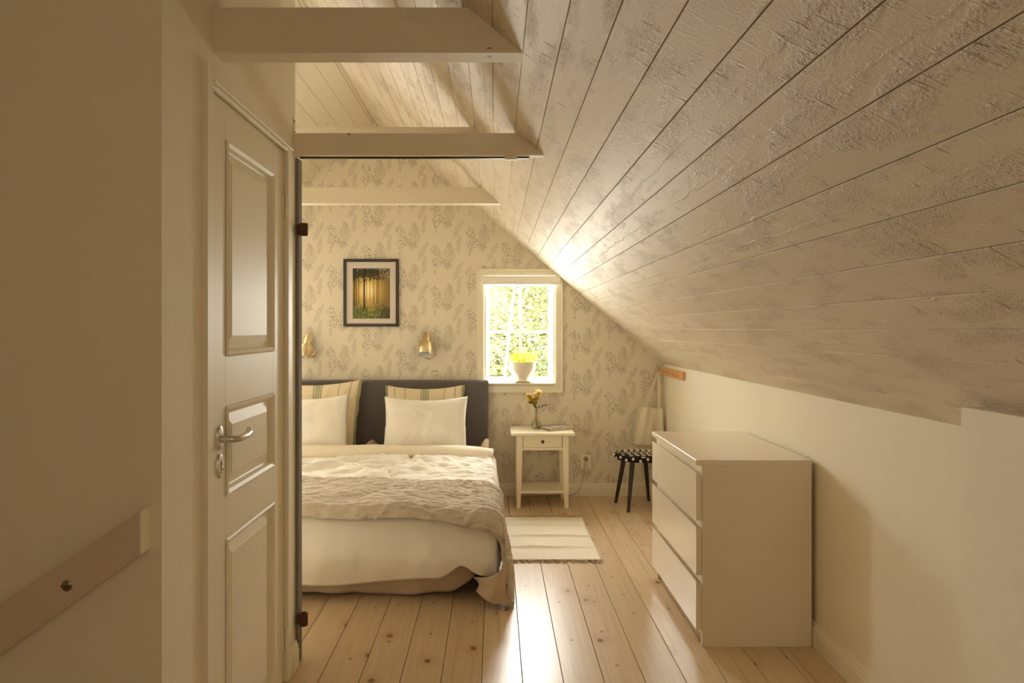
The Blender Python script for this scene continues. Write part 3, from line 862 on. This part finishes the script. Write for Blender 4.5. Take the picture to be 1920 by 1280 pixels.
sh = grid(90, 16, sheet).obj('bed_sheet', M_linen, None, 180); tag(sh, 'rumpled beige linen sheet under the pillows', 'sheet'); solidify(sh, .006)
# sheet corner hanging by the head end
def pillow(name, c, w, h, t, lean, yaw, roll_, m, label, group, seed=0.0, ear=.05, flange=0.0, flare=0.0):
    N = 36
    M = Matrix.Translation(c) @ Matrix.Rotation(yaw, 4, 'Z') @ Matrix.Rotation(lean, 4, 'X') @ Matrix.Rotation(roll_, 4, 'Y')
    b = B()
    for s in (1, -1):
        vs = []; uv = []
        for j in range(N + 1):
            for i in range(N + 1):
                u, v = -1 + 2 * i / N, -1 + 2 * j / N
                x = w / 2 * u * (1 - ear * (1 - v * v) * (.8 if v < 0 else 1.0)) * (1 + flare * v); z = h / 2 * v * (1 - ear * 1.25 * (1 - u * u) * (1.15 if v > 0 else .3))
                z -= .016 * (1 - u * u) * max(0, v)
                d = max(0, (1 - abs(u) ** 3.0)) ** .62 * max(0, (1 - abs(v) ** 3.0)) ** .62
                d = t / 2 * d * (1 - .18 * v) * (1 + .13 * fbm(u * 1.7 + seed, v * 1.7, s * 3 + seed))
                # creases running to the corners and down from the top seam
                d -= .005 * max(0, fbm(u * 7 + seed + .41, v * 2.0 + .37, 2.43 + seed)) * (1 - abs(v) ** 6) * (1 - abs(u) ** 6)
                rid = 1 - 2 * abs(fbm(u * 3.5 + seed + .3, v * 2.5 + u * 1.5 + .63, 4.37 + seed, 3)); d += .007 * max(0, rid) ** 2 * (1 - abs(v) ** 8) * (1 - abs(u) ** 8)
                d += .0045 * math.sin(u * 21 + 2.5 * math.sin(u * 5 + seed) + v * 2) * max(0, v) ** 2 * (1 - abs(u) ** 8) * (1 - v ** 10) + .003 * fbm(u * 5 + v * 4 + .2, seed + v * 6 - u * 3 + .55, 5.47) * (1 - abs(v) ** 8) * (1 - abs(u) ** 8)
                vs.append(M @ Vector((x, -d * s, z))); uv.append(((u + 1) / 2, (v + 1) / 2))
        fs = [(j * (N + 1) + i, j * (N + 1) + i + 1, (j + 1) * (N + 1) + i + 1, (j + 1) * (N + 1) + i) for j in range(N) for i in range(N)]
        if s < 0: fs = [f[::-1] for f in fs]
        b.add(vs, fs, uv)
    me = me_from(name, b.v, b.f, [b.uv[i] for i in range(len(b.v))])
    bm = bmesh.new(); bm.from_mesh(me); bmesh.ops.remove_doubles(bm, verts=bm.verts[:], dist=1e-5); bm.to_mesh(me); bm.free()
    dz = .3965 - min(v.co.z for v in me.vertices); me.transform(Matrix.Translation((0, 0, dz))); M = Matrix.Translation((0, 0, dz)) @ M
    o = link(name, me, m, None, 180); tag(o, label, 'pillow', group)
    if flange:
        for s in (-1, 1):
            def ff(u, v):
                vv = -1 + 2 * v
                x = s * (w / 2 * (1 - ear * (1 - vv * vv)) * (1 + flare * vv) + (u - .15) * flange + .003 * math.sin(v * 26 + seed) * u); z = h / 2 * vv * 1.0
                return M @ Vector((x, .006 * math.sin(v * 14 + seed) * u, z))
            fo = grid(3, 26, ff).obj('braid_edging', M_olive, o, 180); solidify(fo, .003, 0)
    return o
pillow('pillow', Vector((-.538, 5.235, .655)), .585, .50, .10, -.14, .02, 0, M_stripe, 'striped pillow with olive edging behind the right white pillow', 'striped pillows', 2.0, .04, .016)
pillow('pillow', Vector((-1.345, 5.21, .66)), .60, .52, .10, -.14, -.12, -.05, M_stripe, 'striped pillow with olive edging, taller and tilted, beside the doorway', 'striped pillows', 6.0, .04, .022, .11)
pillow('pillow', Vector((-.512, 5.035, .625)), .62, .44, .16, -.24, .02, .004, M_white, 'plump white pillow in front of the right half of the headboard', 'white pillows', 1.0, .055)
pillow('pillow', Vector((-1.375, 5.005, .622)), .60, .44, .16, -.24, -.03, -.04, M_white, 'white pillow beside the doorway, cut off by the door jamb', 'white pillows', 4.0, .05)

# ------------------------------------------------------------------ picture
pic = thing('picture_frame', 'framed forest sunrise print on the wallpaper above the bed', 'picture', (-.982, YB - .01, 1.61))
fx0, fx1, fz0, fz1 = -1.201, -.764, 1.344, 1.879
y0_, y1_ = YB - .024, YB - .001
fwid = .022
B().box(fx0, fx1, y0_, y1_, fz1 - fwid, fz1, .002).obj('frame_side', M_frame, pic); B().box(fx0, fx1, y0_, y1_, fz0, fz0 + fwid, .002).obj('frame_side', M_frame, pic)
B().box(fx0, fx0 + fwid, y0_ + .0002, y1_, fz0 + fwid, fz1 - fwid, .001).obj('frame_side', M_frame, pic); B().box(fx1 - fwid, fx1, y0_ + .0002, y1_, fz0 + fwid, fz1 - fwid, .001).obj('frame_side', M_frame, pic)
px0, px1, pz0, pz1 = -1.129, -.832, 1.407, 1.806
B().box(fx0 + fwid, fx1 - fwid, YB - .012, YB - .003, fz0 + fwid, fz1 - fwid).obj('mat_board', M_mat, pic)
B().add([(px0, YB - .0126, pz0), (px1, YB - .0126, pz0), (px1, YB - .0126, pz1), (px0, YB - .0126, pz1)], [(0, 1, 2, 3)], [(0, 0), (1, 0), (1, 1), (0, 1)]).obj('print', M_print, pic)

# ------------------------------------------------------------------ sconces
def sconce(pc, hinge, direction, label):
    """pc: centre of the wall plate; the shade points along direction"""
    o = thing('wall_lamp', label, 'lamp', (pc[0], YB, pc[2]), 'brass wall lamps by the headboard')
    MR = Matrix.Rotation(PI / 2, 4, 'X')
    pl = B().lathe([(0, .012), (.022, .013), (.036, .010), (.042, .004), (.043, 0)], (pc[0], YB - .0005, pc[2]), 28, MR).obj('wall_plate', M_brass, o, 40)
    d = Vector(direction).normalized(); h = Vector(hinge)
    B().tube([(pc[0], YB - .01, pc[2]), (pc[0], YB - .04, pc[2] + .004), tuple(h)], [.007, .007, .008], 10).obj('arm', M_brass, o, 40)
    q = Vector((0, 0, -1)).rotation_difference(d).to_matrix().to_4x4()
    top = h - d * .085
    prof = [(0, 0), (.028, 0), (.030, -.003), (.030, -.082), (.0305, -.084), (.052, -.085), (.054, -.088), (.054, -.182), (.053, -.184)]
    sh_ = B().lathe(prof, top, 32, q, cap=False).obj('shade', M_brass, o, 40)
    B().lathe([(.052, -.1835), (.051, -.10), (0, -.098)], top, 32, q, cap=False).obj('liner', M_lampin, sh_, 40)
    B().lathe([(0, -.100), (.014, -.102), (.017, -.13), (.019, -.15), (.012, -.166), (0, -.170)], top, 16, q).obj('bulb', M_bulb, sh_, 60)
    B().lathe([(.008, -.01), (.008, .012)], (pc[0], YB - .035, pc[2] - .012), 10).obj('switch', M_brass, o)
    return o
sconce((-.528, YB, 1.125), (-.541, 5.35, 1.215), (-.03, -.50, -1), 'brass wall lamp between the picture and the window')
sconce((-1.465, YB, 1.14), (-1.478, 5.355, 1.20), (-.20, -.25, -1), 'brass wall lamp beside the grey door jamb, left of the picture')

# ------------------------------------------------------------------ nightstand
ns = thing('nightstand', 'small cream wooden nightstand with one drawer under the window', 'nightstand', (.355, 5.22, 0))
NX0, NX1, NY0, NY1, NZ = .118, .592, 5.02, 5.41, .558
B().box(NX0, NX1, NY0, NY1, NZ - .021, NZ, .003).obj('tabletop', M_cream, ns)
lx0, lx1 = .160, .545
for fxx, sx in ((lx0, 1), (lx1, -1)):
    for yy, sy in ((NY0 + .03, 1), (NY1 - .03, -1)):
        tw, bw = .044, .029
        xo = fxx
        vs = []
        for w_, z_ in ((bw, 0), (tw, NZ - .16), (tw, NZ - .0215)):
            # taper on the inner faces only
            xa, xb = (xo, xo + sx * w_); ya, yb = yy, yy + sy * w_
            xs_ = sorted((xa, xb)); ys_ = sorted((ya, yb))
            vs += [(xs_[0], ys_[0], z_), (xs_[1], ys_[0], z_), (xs_[1], ys_[1], z_), (xs_[0], ys_[1], z_)]
        fs = [(3, 2, 1, 0), (8, 9, 10, 11)] + [(k * 4 + i, k * 4 + (i + 1) % 4, k * 4 + 4 + (i + 1) % 4, k * 4 + 4 + i) for k in range(2) for i in range(4)]
        B().add(vs, fs).obj('leg', M_cream, ns)
ix0, ix1 = lx0 + .046, lx1 - .046
B().box(ix0 - .002, ix1 + .002, NY0 + .036, NY0 + .056, NZ - .132, NZ - .112, .001).obj('apron', M_cream, ns)
for xx in (lx0 + .006, lx1 - .024):
    B().box(xx, xx + .018, NY0 + .076, NY1 - .076, NZ - .132, NZ - .0215, .001).obj('apron', M_cream, ns)
B().box(lx0 + .046, lx1 - .046, NY1 - .056, NY1 - .036, NZ - .132, NZ - .0215, .001).obj('apron', M_cream, ns)
dr = B().box(ix0 + .002, ix1 - .002, NY0 + .034, NY0 + .054, NZ - .110, NZ - .024, .0015).obj('drawer', M_cream, ns)
B().lathe([(0, .020), (.009, .020), (.0125, .016), (.0125, .011), (.006, .006), (.006, 0)], ((ix0 + ix1) / 2, NY0 + .034, NZ - .066), 18, Matrix.Rotation(PI / 2, 4, 'X')).obj('knob', mat('dark_bronze', f_brass, col=(.14, .10, .07), rough=.4, metal=.8), dr, 40)
B().box(lx0 + .012, lx1 - .012, NY0 + .044, NY1 - .044, .105, .122, .0015).obj('shelf', M_cream, ns)
# vase
vp = Vector((.318, 5.255, NZ))
vs_ = thing('vase', 'clear pinched glass bottle vase on the nightstand', 'vase', vp)
prof = [(.0, .0), (.028, .0), (.035, .006), (.038, .022), (.037, .036), (.028, .055), (.016, .072), (.0115, .09), (.0105, .115), (.0125, .14), (.0155, .150)]
B().lathe(prof, vp, 28, cap=False).obj('bottle', M_vase, vs_, 60)
B().lathe([(0, .004), (.032, .006), (.0345, .02), (.033, .034), (.025, .054), (.014, .072), (.0095, .09), (0, .09)], vp, 24).obj('water', M_water, vs_, 60)
def blossom(b, c, r, n, up=Vector((0, 0, 1)), rnd=R):
    for k in range(n):
        a = 2 * PI * k / n + rnd.uniform(-.2, .2)
        d = Vector((math.cos(a), math.sin(a), rnd.uniform(.1, .6))).normalized(); t = d.cross(Vector((0, 0, 1))).normalized()
        p0 = c; p1 = c + d * r * .55 + t * r * .38; p2 = c + d * r; p3 = c + d * r * .55 - t * r * .38
        b.add([p0, p1, p2, p3, p0 + Vector((0, 0, .0008))], [(0, 1, 2), (0, 2, 3), (2, 1, 4), (3, 2, 4)])
def bouquet(tip, mats, label, n, r, spread, drop):
    o = thing('cut_flower', label, 'flower', vp + Vector((0, 0, .02)), 'cut flowers in the glass vase')
    base = vp + Vector((R.uniform(-.01, .01), R.uniform(-.01, .01), .012)); neck = vp + Vector((R.uniform(-.005, .005), R.uniform(-.005, .005), .145))
    tip = Vector(tip)
    sb = B(); pts = [base, vp + Vector((0, 0, .08)), neck, neck.lerp(tip, .6) + Vector((0, 0, .012)), tip]
    sb.tube(pts, .0018, 6)
    for k in range(5):
        p = neck.lerp(tip, R.uniform(.05, .75)); d = Vector((R.uniform(-1, 1), R.uniform(-1, 1), .8)).normalized(); t = d.cross(Vector((0, 1, .1))).normalized()
        L_ = R.uniform(.018, .036); sb.add([p, p + d * L_ * .5 + t * .006, p + d * L_, p + d * L_ * .5 - t * .006], [(0, 1, 2, 3)])
    sb.obj('stem', M_stem, o, 60)
    axis = (tip - neck).normalized()
    for m_, cnt in ((mats[0], n), (mats[1], n // 3)):
        bb = B()
        for k in range(max(cnt, 1)):
            c = tip - axis * R.uniform(0, drop) + Vector((R.uniform(-1, 1), R.uniform(-1, 1), R.uniform(-.6, .8))) * spread
            blossom(bb, c, r * R.uniform(1.0, 1.6), 5)
        q = bb.obj('blossoms', m_, o, 60)
        if n > 3: tag(q, kind='stuff')
z_ = NZ
bouquet(vp + Vector((-.062, -.01, .262)), (M_yel, M_pale), 'yellow flower spray leaning furthest to the left in the vase', 36, .013, .017, .05)
bouquet(vp + Vector((-.035, .0, .232)), (M_yel, M_yel), 'lower yellow flower spray in the middle of the vase', 30, .013, .017, .05)
bouquet(vp + Vector((-.012, .02, .268)), (M_pale, M_pale), 'pale cream flower spray between the yellow ones', 22, .010, .013, .06)
bouquet(vp + Vector((.018, .0, .288)), (M_yel, M_pale), 'tallest yellow flower spray, upright in the vase', 38, .013, .016, .07)
bouquet(vp + Vector((-.052, -.03, .205)), (M_pur, M_pur), 'small purple flower low on the left of the vase', 3, .013, .004, .004)
bouquet(vp + Vector((.070, -.02, .182)), (M_pur, M_pur), 'single purple flower standing out to the right of the vase', 3, .015, .004, .004)
# magazine
mg = thing('magazine', 'magazine with round motifs on its cover lying on the nightstand', 'magazine', (.462, 5.24, NZ))
Mm = Matrix.Translation((.468, 5.235, NZ)) @ Matrix.Rotation(.50, 4, 'Z')
mw, mh = .225, .165
B().box(-mw / 2 + .001, mw / 2 - .003, -mh / 2 + .003, mh / 2 - .003, .002, .017, 0, Mm).obj('pages', M_page, mg)
cvb = B().box(-mw / 2, mw / 2, -mh / 2, mh / 2, .0002, .0018, 0, Mm).box(-mw / 2, -mw / 2 + .001, -mh / 2, mh / 2, .0018, .017, 0, Mm)
cvb.obj('back_cover', mat('grey_card', col=(.30, .25, .20), rough=.5), mg)
B().add([Mm @ Vector(p) for p in ((-mw / 2, -mh / 2, .0172), (mw / 2, -mh / 2, .0172), (mw / 2, mh / 2, .0172), (-mw / 2, mh / 2, .0172), (-mw / 2, -mh / 2, .0188), (mw / 2, -mh / 2, .0188), (mw / 2, mh / 2, .0188), (-mw / 2, mh / 2, .0188))],
        [(3, 2, 1, 0), (4, 5, 6, 7), (0, 1, 5, 4), (1, 2, 6, 5), (2, 3, 7, 6), (3, 0, 4, 7)], [(0, 0), (1, 0), (1, 1), (0, 1)] * 2).obj('cover', M_cover, mg)

# ------------------------------------------------------------------ potted plant on the sill
pp = Vector((.222, 5.457, WZ0 + .012))
pl = thing('potted_plant', 'yellow flowering plant in a white ceramic pot on the windowsill', 'plant', pp)
B().lathe([(0, 0), (.062, 0), (.075, .006), (.078, .012), (.070, .012), (.064, .008), (0, .008)], pp, 28).obj('saucer', mat('cream_saucer', col=(.66, .55, .38), rough=.5), pl, 40)
pot = B().lathe([(0, .009), (.060, .009), (.063, .014), (.054, .024), (.052, .032), (.066, .046), (.086, .070), (.098, .098), (.104, .130), (.105, .160), (.103, .164), (.097, .162), (.096, .130), (.086, .09), (.0, .06)], pp, 36).obj('pot', M_pot, pl, 50)
B().lathe([(0, .150), (.095, .148)], pp, 24, cap=False).obj('soil', M_soil, pl)
lb = B(); fb_ = B(); sb = B()
for k in range(150):
    a = R.uniform(0, 2 * PI); rr_ = .095 * math.sqrt(R.random()); h = .155 + R.uniform(.005, .085) * (1.1 - rr_ * 4)
    c = pp + Vector((rr_ * math.cos(a), rr_ * math.sin(a), h)); d = Vector((math.cos(a) + R.uniform(-.6, .6), math.sin(a) + R.uniform(-.6, .6), R.uniform(-.2, .9))).normalized()
    t = d.cross(Vector((0, 0, 1))).normalized(); L_ = R.uniform(.02, .036)
    up = t.cross(d) * .004
    lb.add([c, c + d * L_ * .5 + t * L_ * .42 + up, c + d * L_, c + d * L_ * .5 - t * L_ * .42 + up, c + d * L_ * .5 - up], [(0, 1, 4), (1, 2, 4), (2, 3, 4), (3, 0, 4)])
for k in range(22):
    a = R.uniform(0, 2 * PI); rr_ = .08 * math.sqrt(R.random()); c = pp + Vector((rr_ * math.cos(a), rr_ * math.sin(a), .20 + R.uniform(0, .03)))
    if k < 5: c.z += R.uniform(.05, .14)
    sb.tube([pp + Vector((rr_ * .5 * math.cos(a), rr_ * .5 * math.sin(a), .14)), c], .0015, 5)
    blossom(fb_, c, .018, 6)
tag(lb.obj('foliage', M_leafy, pl), kind='stuff'); tag(fb_.obj('blossoms', M_yel, pl), kind='stuff'); tag(sb.obj('stems', M_leafy, pl), kind='stuff')

# ------------------------------------------------------------------ stool
SC = Vector((1.076, 5.10, 0))
stl = thing('stool', 'round stool with black legs and a black and white woven seat', 'stool', SC)
sz0, sz1, sr = .355, .402, .185
def seat():
    b = B(); prof = []
    seg = 56; rings = [(0, sz1 + .006), (.3, sz1 + .005), (.6, sz1 + .003), (.82, sz1), (.94, sz1 - .006), (1.0, sz1 - .018), (1.0, sz0 + .014), (.95, sz0 + .003), (.8, sz0), (0, sz0)]
    vs = []; fs = []
    for i in range(seg):
        a = 2 * PI * i / seg
        for q, z in rings: vs.append(SC + Vector((sr * q * math.cos(a), sr * q * math.sin(a), z)))
    n = len(rings)
    for i in range(seg):
        j = (i + 1) % seg
        for k in range(n - 1): fs.append((i * n + k, j * n + k, j * n + k + 1, i * n + k + 1))
    return b.add(vs, fs)
seat_o = seat().obj('seat', M_blackcloth, stl, 50)
# woven white yarn: dashes over the top, knots round the rim
yb = B()
rows = 9
for r_ in range(rows):
    yy = -sr * .92 + 2 * sr * .92 * r_ / (rows - 1)
    half = math.sqrt(max(0, (sr * .93) ** 2 - yy * yy))
    x = -half + .008 + (.012 if r_ % 2 else 0)
    while x + .03 < half:
        for q in (-.0062, .0062):
            ce = SC + Vector((x + .015, yy + q, sz1 + .0045 - .012 * ((x * x + yy * yy) / sr ** 2) ** 2))
            yb.box(ce.x - .015, ce.x + .015, ce.y - .0036, ce.y + .0036, ce.z - .003, ce.z + .0035, .0016)
        x += .044
yb.obj('white_weave', M_whiteyarn, seat_o, 60)['kind'] = 'stuff'
for k in range(22):
    a = 2 * PI * k / 22
    c = SC + Vector((sr * .995 * math.cos(a), sr * .995 * math.sin(a), (sz0 + sz1) / 2 + (.006 if k % 2 else -.007)))
    kb = B(); kb.lathe([(0, -.011), (.007, -.009), (.0115, 0), (.007, .009), (0, .011)], c, 8); kb.obj('yarn_knot', M_whiteyarn, seat_o, 60)
feet = [(.964, 4.935), (.92, 5.205), (1.188, 5.272), (1.232, 5.0)]
for fx, fy in feet:
    f_ = Vector((fx, fy, .0)); t_ = SC + (f_ - SC) * .62; t_.z = sz0 + .004
    B().tube([tuple(f_ + Vector((0, 0, .0))), tuple(f_.lerp(t_, .5)), tuple(t_)], [.011, .0155, .0185], 14).obj('leg', M_black, stl, 50)

# ------------------------------------------------------------------ peg rail and tote bag
pr = thing('peg_rail', 'short varnished pine peg rail at the top of the knee wall', 'rail', (XR - .01, 5.1, 1.0))
B().box(XR - .022, XR, 4.80, 5.405, .962, 1.022, .005).obj('backboard', M_peg, pr)
for k in range(5):
    yy = 4.90 + k * .112
    B().lathe([(.0065, 0), (.0065, .03), (.011, .042), (.0115, .05), (.006, .056), (0, .057)], (XR - .022, yy, .985), 12, Matrix.Rotation(-PI / 2 + .2, 4, 'Y')).obj('peg', M_peg, pr, 40)
tb_ = thing('tote_bag', 'natural canvas tote bag hanging from the peg rail', 'bag', (1.22, 5.35, .4))
def tote(s):
    def f(u, v):
        zz = .418 + v * .298
        xl = 1.065 + .065 * v ** 1.3; xr = 1.322 - .012 * v
        x = xl + (xr - xl) * u
        bulge = .014 * math.sin(u * PI) * (1 - v * .7) + .006 * fbm(u * 3 + s, v * 1.5, 3.3)
        y = 5.352 + s * (bulge + .003) + (.016 * math.sin(u * 10 + v * 1.5) + .010 * math.sin(u * 19 - v * 2)) * (.55 + .45 * (1 - v))
        return (x, y, zz - .022 * abs(u - .35) * v + .006 * math.sin(u * 7) * v)
    return f
tg = grid(30, 26, tote(-1)); t2 = grid(30, 26, tote(1)); tg.add(t2.v, [f[::-1] for f in t2.f])
tbm = tg.obj('bag_body', M_tote, tb_, 180); solidify(tbm, .002)
pk = Vector((XR - .060, 5.345, 1.002))
for s in (-1, 1):
    for (ua, name_) in ((.25, 'strap'), (.85, 'strap')):
        a = Vector(tote(s)(ua, .97)); 
        q = B(); n = 14; vs = []; 
        for i in range(n + 1):
            t = i / n; p = a.lerp(pk + Vector((0, s * .004, 0)), t) + Vector((0, s * .01 * math.sin(t * PI), 0))
            wv = .0125 * (1 - .35 * t); vs += [p + Vector((-wv, 0, 0)), p + Vector((wv, 0, 0))]
        q.add(vs, [(2 * i, 2 * i + 1, 2 * i + 3, 2 * i + 2) for i in range(n)])
        solidify(q.obj(name_, mat('strap_canvas', f_tote, rough=.9, spec=.15), tb_), .003, 0)

# ------------------------------------------------------------------ wall socket and cable
so = thing('wall_socket', 'ivory double wall socket low on the wallpaper right of the nightstand', 'socket', (.722, YB, .27))
B().box(.682, .762, YB - .012, YB, .218, .321, .004).obj('face_plate', M_plast, so)
MX = Matrix.Rotation(PI / 2, 4, 'X')
for zz in (.293, .246):
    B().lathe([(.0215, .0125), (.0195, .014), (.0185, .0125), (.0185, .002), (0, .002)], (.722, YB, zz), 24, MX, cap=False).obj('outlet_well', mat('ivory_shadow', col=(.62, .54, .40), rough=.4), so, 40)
for xx in (.7145, .7295):
    B().lathe([(.0032, .0126), (0, .0128)], (xx, YB - .0006, .246), 8, MX, cap=False).obj('pin_hole', M_dark, so)
pg = thing('power_plug', 'thin grey lamp cable plugged into the wall socket', 'cable', (.722, YB - .03, .293))
B().lathe([(0, .036), (.011, .035), (.0165, .026), (.0175, .010), (.0165, .0029)], (.722, YB, .293), 16, MX).obj('plug', mat('grey_plastic', col=(.33, .28, .22), rough=.5), pg, 40)
B().tube([(.722, YB - .033, .288), (.712, YB - .040, .25), (.70, YB - .035, .20), (.695, YB - .03, .14), (.68, YB - .03, .07), (.655, YB - .035, .03), (.60, YB - .04, .012), (.52, YB - .035, .008), (.2, YB - .03, .006)], .0028, 8).obj('cable', mat('grey_cable', col=(.45, .38, .29), rough=.5), pg, 60)

# ------------------------------------------------------------------ rug
rug = thing('rug', 'small cream woven cotton rug with beige fringes on the floor beside the bed', 'rug', (.33, 4.35, 0))
def rugf(u, v):
    x = .052 + .556 * u + .004 * math.sin(v * 9) * (u - .5); y = 3.905 + .885 * v
    z = .0065
    for yc, am, ph in ((4.60, .013, .5), (4.35, .015, .2), (4.125, .013, .7)):
        k = math.exp(-((y - yc - .012 * fbm(u * 3, yc)) / .016) ** 2); z += am * k * (.45 + .55 * math.sin(u * 2.6 + ph))
    z += .002 * fbm(u * 4, v * 8)
    return (x, y, max(z, .0055))
rg = grid(40, 150, rugf).obj('rug_body', M_rug, rug, 180); solidify(rg, .005)
for yy, sg in ((3.905, -1), (4.79, 1)):
    fb2 = B()
    for k in range(150):
        x = .052 + .556 * (k + R.uniform(-.3, .3)) / 149; L_ = R.uniform(.03, .055); b_ = R.uniform(-.015, .03)
        fb2.tube([(x, yy - sg * .004, .006), (x + b_ * .4, yy + sg * L_ * .5, .007 + R.uniform(0, .006)), (x + b_, yy + sg * L_, .003)], [.0024, .0022, .0012], 4)
    tag(fb2.obj('fringe', M_fringe, rug), kind='stuff')

# ------------------------------------------------------------------ chest of drawers
CX0, CX1, CY0, CY1 = .838, 1.322, 2.846, 3.642
ch = thing('chest_of_drawers', 'glossy white chest with three drawers against the knee wall', 'chest of drawers', ((CX0 + CX1) / 2, (CY0 + CY1) / 2, 0))
B().box(CX0, CX1, CY0, CY1, .757, .779, .0006).obj('top_panel', M_lac, ch)
for a, b_ in ((CY0 + .0005, CY0 + .019), (CY1 - .019, CY1 - .0005)):
    B().box(CX0 + .026, CX1 - .001, a, b_, 0, .7568, .001).obj('side_panel', M_lacside, ch)
B().box(CX1 - .012, CX1 - .004, CY0 + .019, CY1 - .019, .05, .7568).obj('back_panel', M_lacside, ch)
B().box(CX0 + .050, CX0 + .066, CY0 + .019, CY1 - .019, 0, .062, .001).obj('plinth', M_lacside, ch)
B().box(CX0 + .030, CX0 + .048, CY0 + .019, CY1 - .019, .725, .7568, .001).obj('front_rail', M_lacside, ch)
for (z0, z1) in ((.527, .728), (.300, .501), (.071, .272)):
    xf, xb = CX0 + .001, CX0 + .024
    # front board whose top edge is cut to a slanted finger grip
    pts = [(xf, z0), (xb, z0), (xb, z1 - .016), (xf + .003, z1), (xf, z1)]
    d_ = B().prism(pts, 1, CY0 + .001, CY1 - .001).obj('drawer', M_lac, ch)
    B().box(CX0 + .026, CX1 - .03, CY0 + .03, CY1 - .03, z0 + .01, z1 - .03).obj('drawer_box', M_lacside, d_)
    B().box(CX0 + .026, CX0 + .040, CY0 + .020, CY1 - .020, z1 - .019, z1 + .024).obj('grip_strip', M_lacside, d_)

# ------------------------------------------------------------------ handrail
hr = thing('handrail', 'flat pale wooden handrail sloping down the stair wall', 'handrail', (-1.0, YS - .03, .75))
yr0, yr1 = YS - .045, YS - .0
p0 = place(262, 957, yr0); p1 = place(262, 1040, yr0); q0 = place(-420, 1408, yr0); q1 = place(-420, 1528, yr0)
M_rail = mat('pale_handrail_paint', f_satin, col=(.66, .54, .43), rough=.45)
B().prism([(q1.x, q1.z), (p1.x, p1.z), (p0.x, p0.z), (q0.x, q0.z)], 1, yr0, yr1).obj('rail_board', M_rail, hr)
cb_ = B().prism([(p1.x, p1.z - .002), (p1.x + .0045, p1.z + .003), (p0.x + .0045, p0.z - .001), (p0.x, p0.z + .001)], 1, yr0 - .001, yr1)
eo = cb_.obj('lit_end', M_trim, hr); eo['label'] = 'cut end of the rail, window light painted in as a paler tone'  # window light on the rail end is put into this paler colour
scp = place(125, 1098, yr0)
so_ = B().lathe([(0, .004), (.0085, .0035), (.0125, .001), (.0128, 0)], scp, 20, Matrix.Rotation(PI / 2, 4, 'X')).obj('screw', mat('dull_brass', f_brass, col=(.30, .25, .16), rough=.45, metal=.9), hr, 40); so_['label'] = 'slotted brass screw'
B().box(scp.x - .0118, scp.x + .0118, scp.y - .0045, scp.y - .0036, scp.z - .0009, scp.z + .0009).obj('slot', M_dark, so_)

# ------------------------------------------------------------------ outside: lawn and trees
lw = tag(B().box(-25, 25, YB + 1.0, 60, -2.9, -2.7).obj('lawn', M_lawn), 'grassy ground outside the window', kind='structure')
def tree(x, y, h, r, m, trunk, label, n, seed, cz=.0, trunk_r=.10, leaf=.13, nb=26):
    rr = random.Random(seed)
    o = thing('tree', label, 'tree', (x, y, -2.7), 'trees outside the window')
    pts = [(x + .12 * math.sin(k * .9 + seed), y, -2.7 + h * .92 * k / 8) for k in range(9)]
    B().tube(pts, [trunk_r * (1 - .1 * k) for k in range(9)], 10).obj('trunk', trunk, o, 60)
    b = B(); br = B()
    clusters = []
    for k in range(nb):
        a = rr.uniform(0, 2 * PI); t = rr.uniform(.22, 1); q = r * (1.05 - t * .65) * math.sqrt(rr.random())
        c = Vector((x + q * math.cos(a), y + q * math.sin(a), -2.7 + h * t + cz)); clusters.append(c)
        br.tube([(x, y, c.z - .35), tuple(c)], [.022 if nb > 9 else .008, .007 if nb > 9 else .003], 5)
    for k in range(n):
        c = rr.choice(clusters); s = r * .42
        p = c + Vector((rr.gauss(0, s), rr.gauss(0, s), rr.gauss(0, s * .55)))
        if (p.x - x) ** 2 + (p.y - y) ** 2 > (1.2 * r) ** 2: p = Vector((x + (p.x - x) * .5, y + (p.y - y) * .5, p.z))
        d = Vector((rr.uniform(-1, 1), rr.uniform(-1, 1), rr.uniform(-.5, .5))).normalized(); t = d.cross(Vector((rr.uniform(-1, 1), rr.uniform(-1, 1), 1))).normalized()
        L_ = leaf * rr.uniform(.6, 1.3)
        b.add([p, p + d * L_ * .5 + t * L_ * .28, p + d * L_, p + d * L_ * .5 - t * L_ * .28], [(0, 1, 2, 3)])
    tag(br.obj('branches', trunk, o), kind='stuff'); tag(b.obj('foliage', m, o), kind='stuff')
tree(-.95, 11.5, 6.2, 1.25, M_treeleaf, M_bark, 'yellow-green tree in the left panes of the window', 15000, 3, leaf=.10)
tree(2.25, 15.2, 7.4, 1.9, M_treeleaf2, M_bark, 'darker green tree in the right panes of the window', 16000, 8, leaf=.14)
tree(.75, 20.8, 8.2, 2.5, M_treeleaf, M_bark, 'wide pale tree furthest back, behind the potted plant', 20000, 21, leaf=.2)
tree(.235, 9.2, 7.0, .5, M_treeleaf, M_birch, 'slender pale birch trunk close outside the window', 200, 14, .8, .035, .07, 7)
tree(-5.2, 16.0, 7.5, 2.0, M_treeleaf2, M_bark, 'green tree left of the others, beyond the wallpapered wall', 3000, 33, leaf=.26)
tree(7.2, 17.0, 7.0, 2.0, M_treeleaf, M_bark, 'green tree right of the others, beyond the wallpapered wall', 3000, 37, leaf=.26)
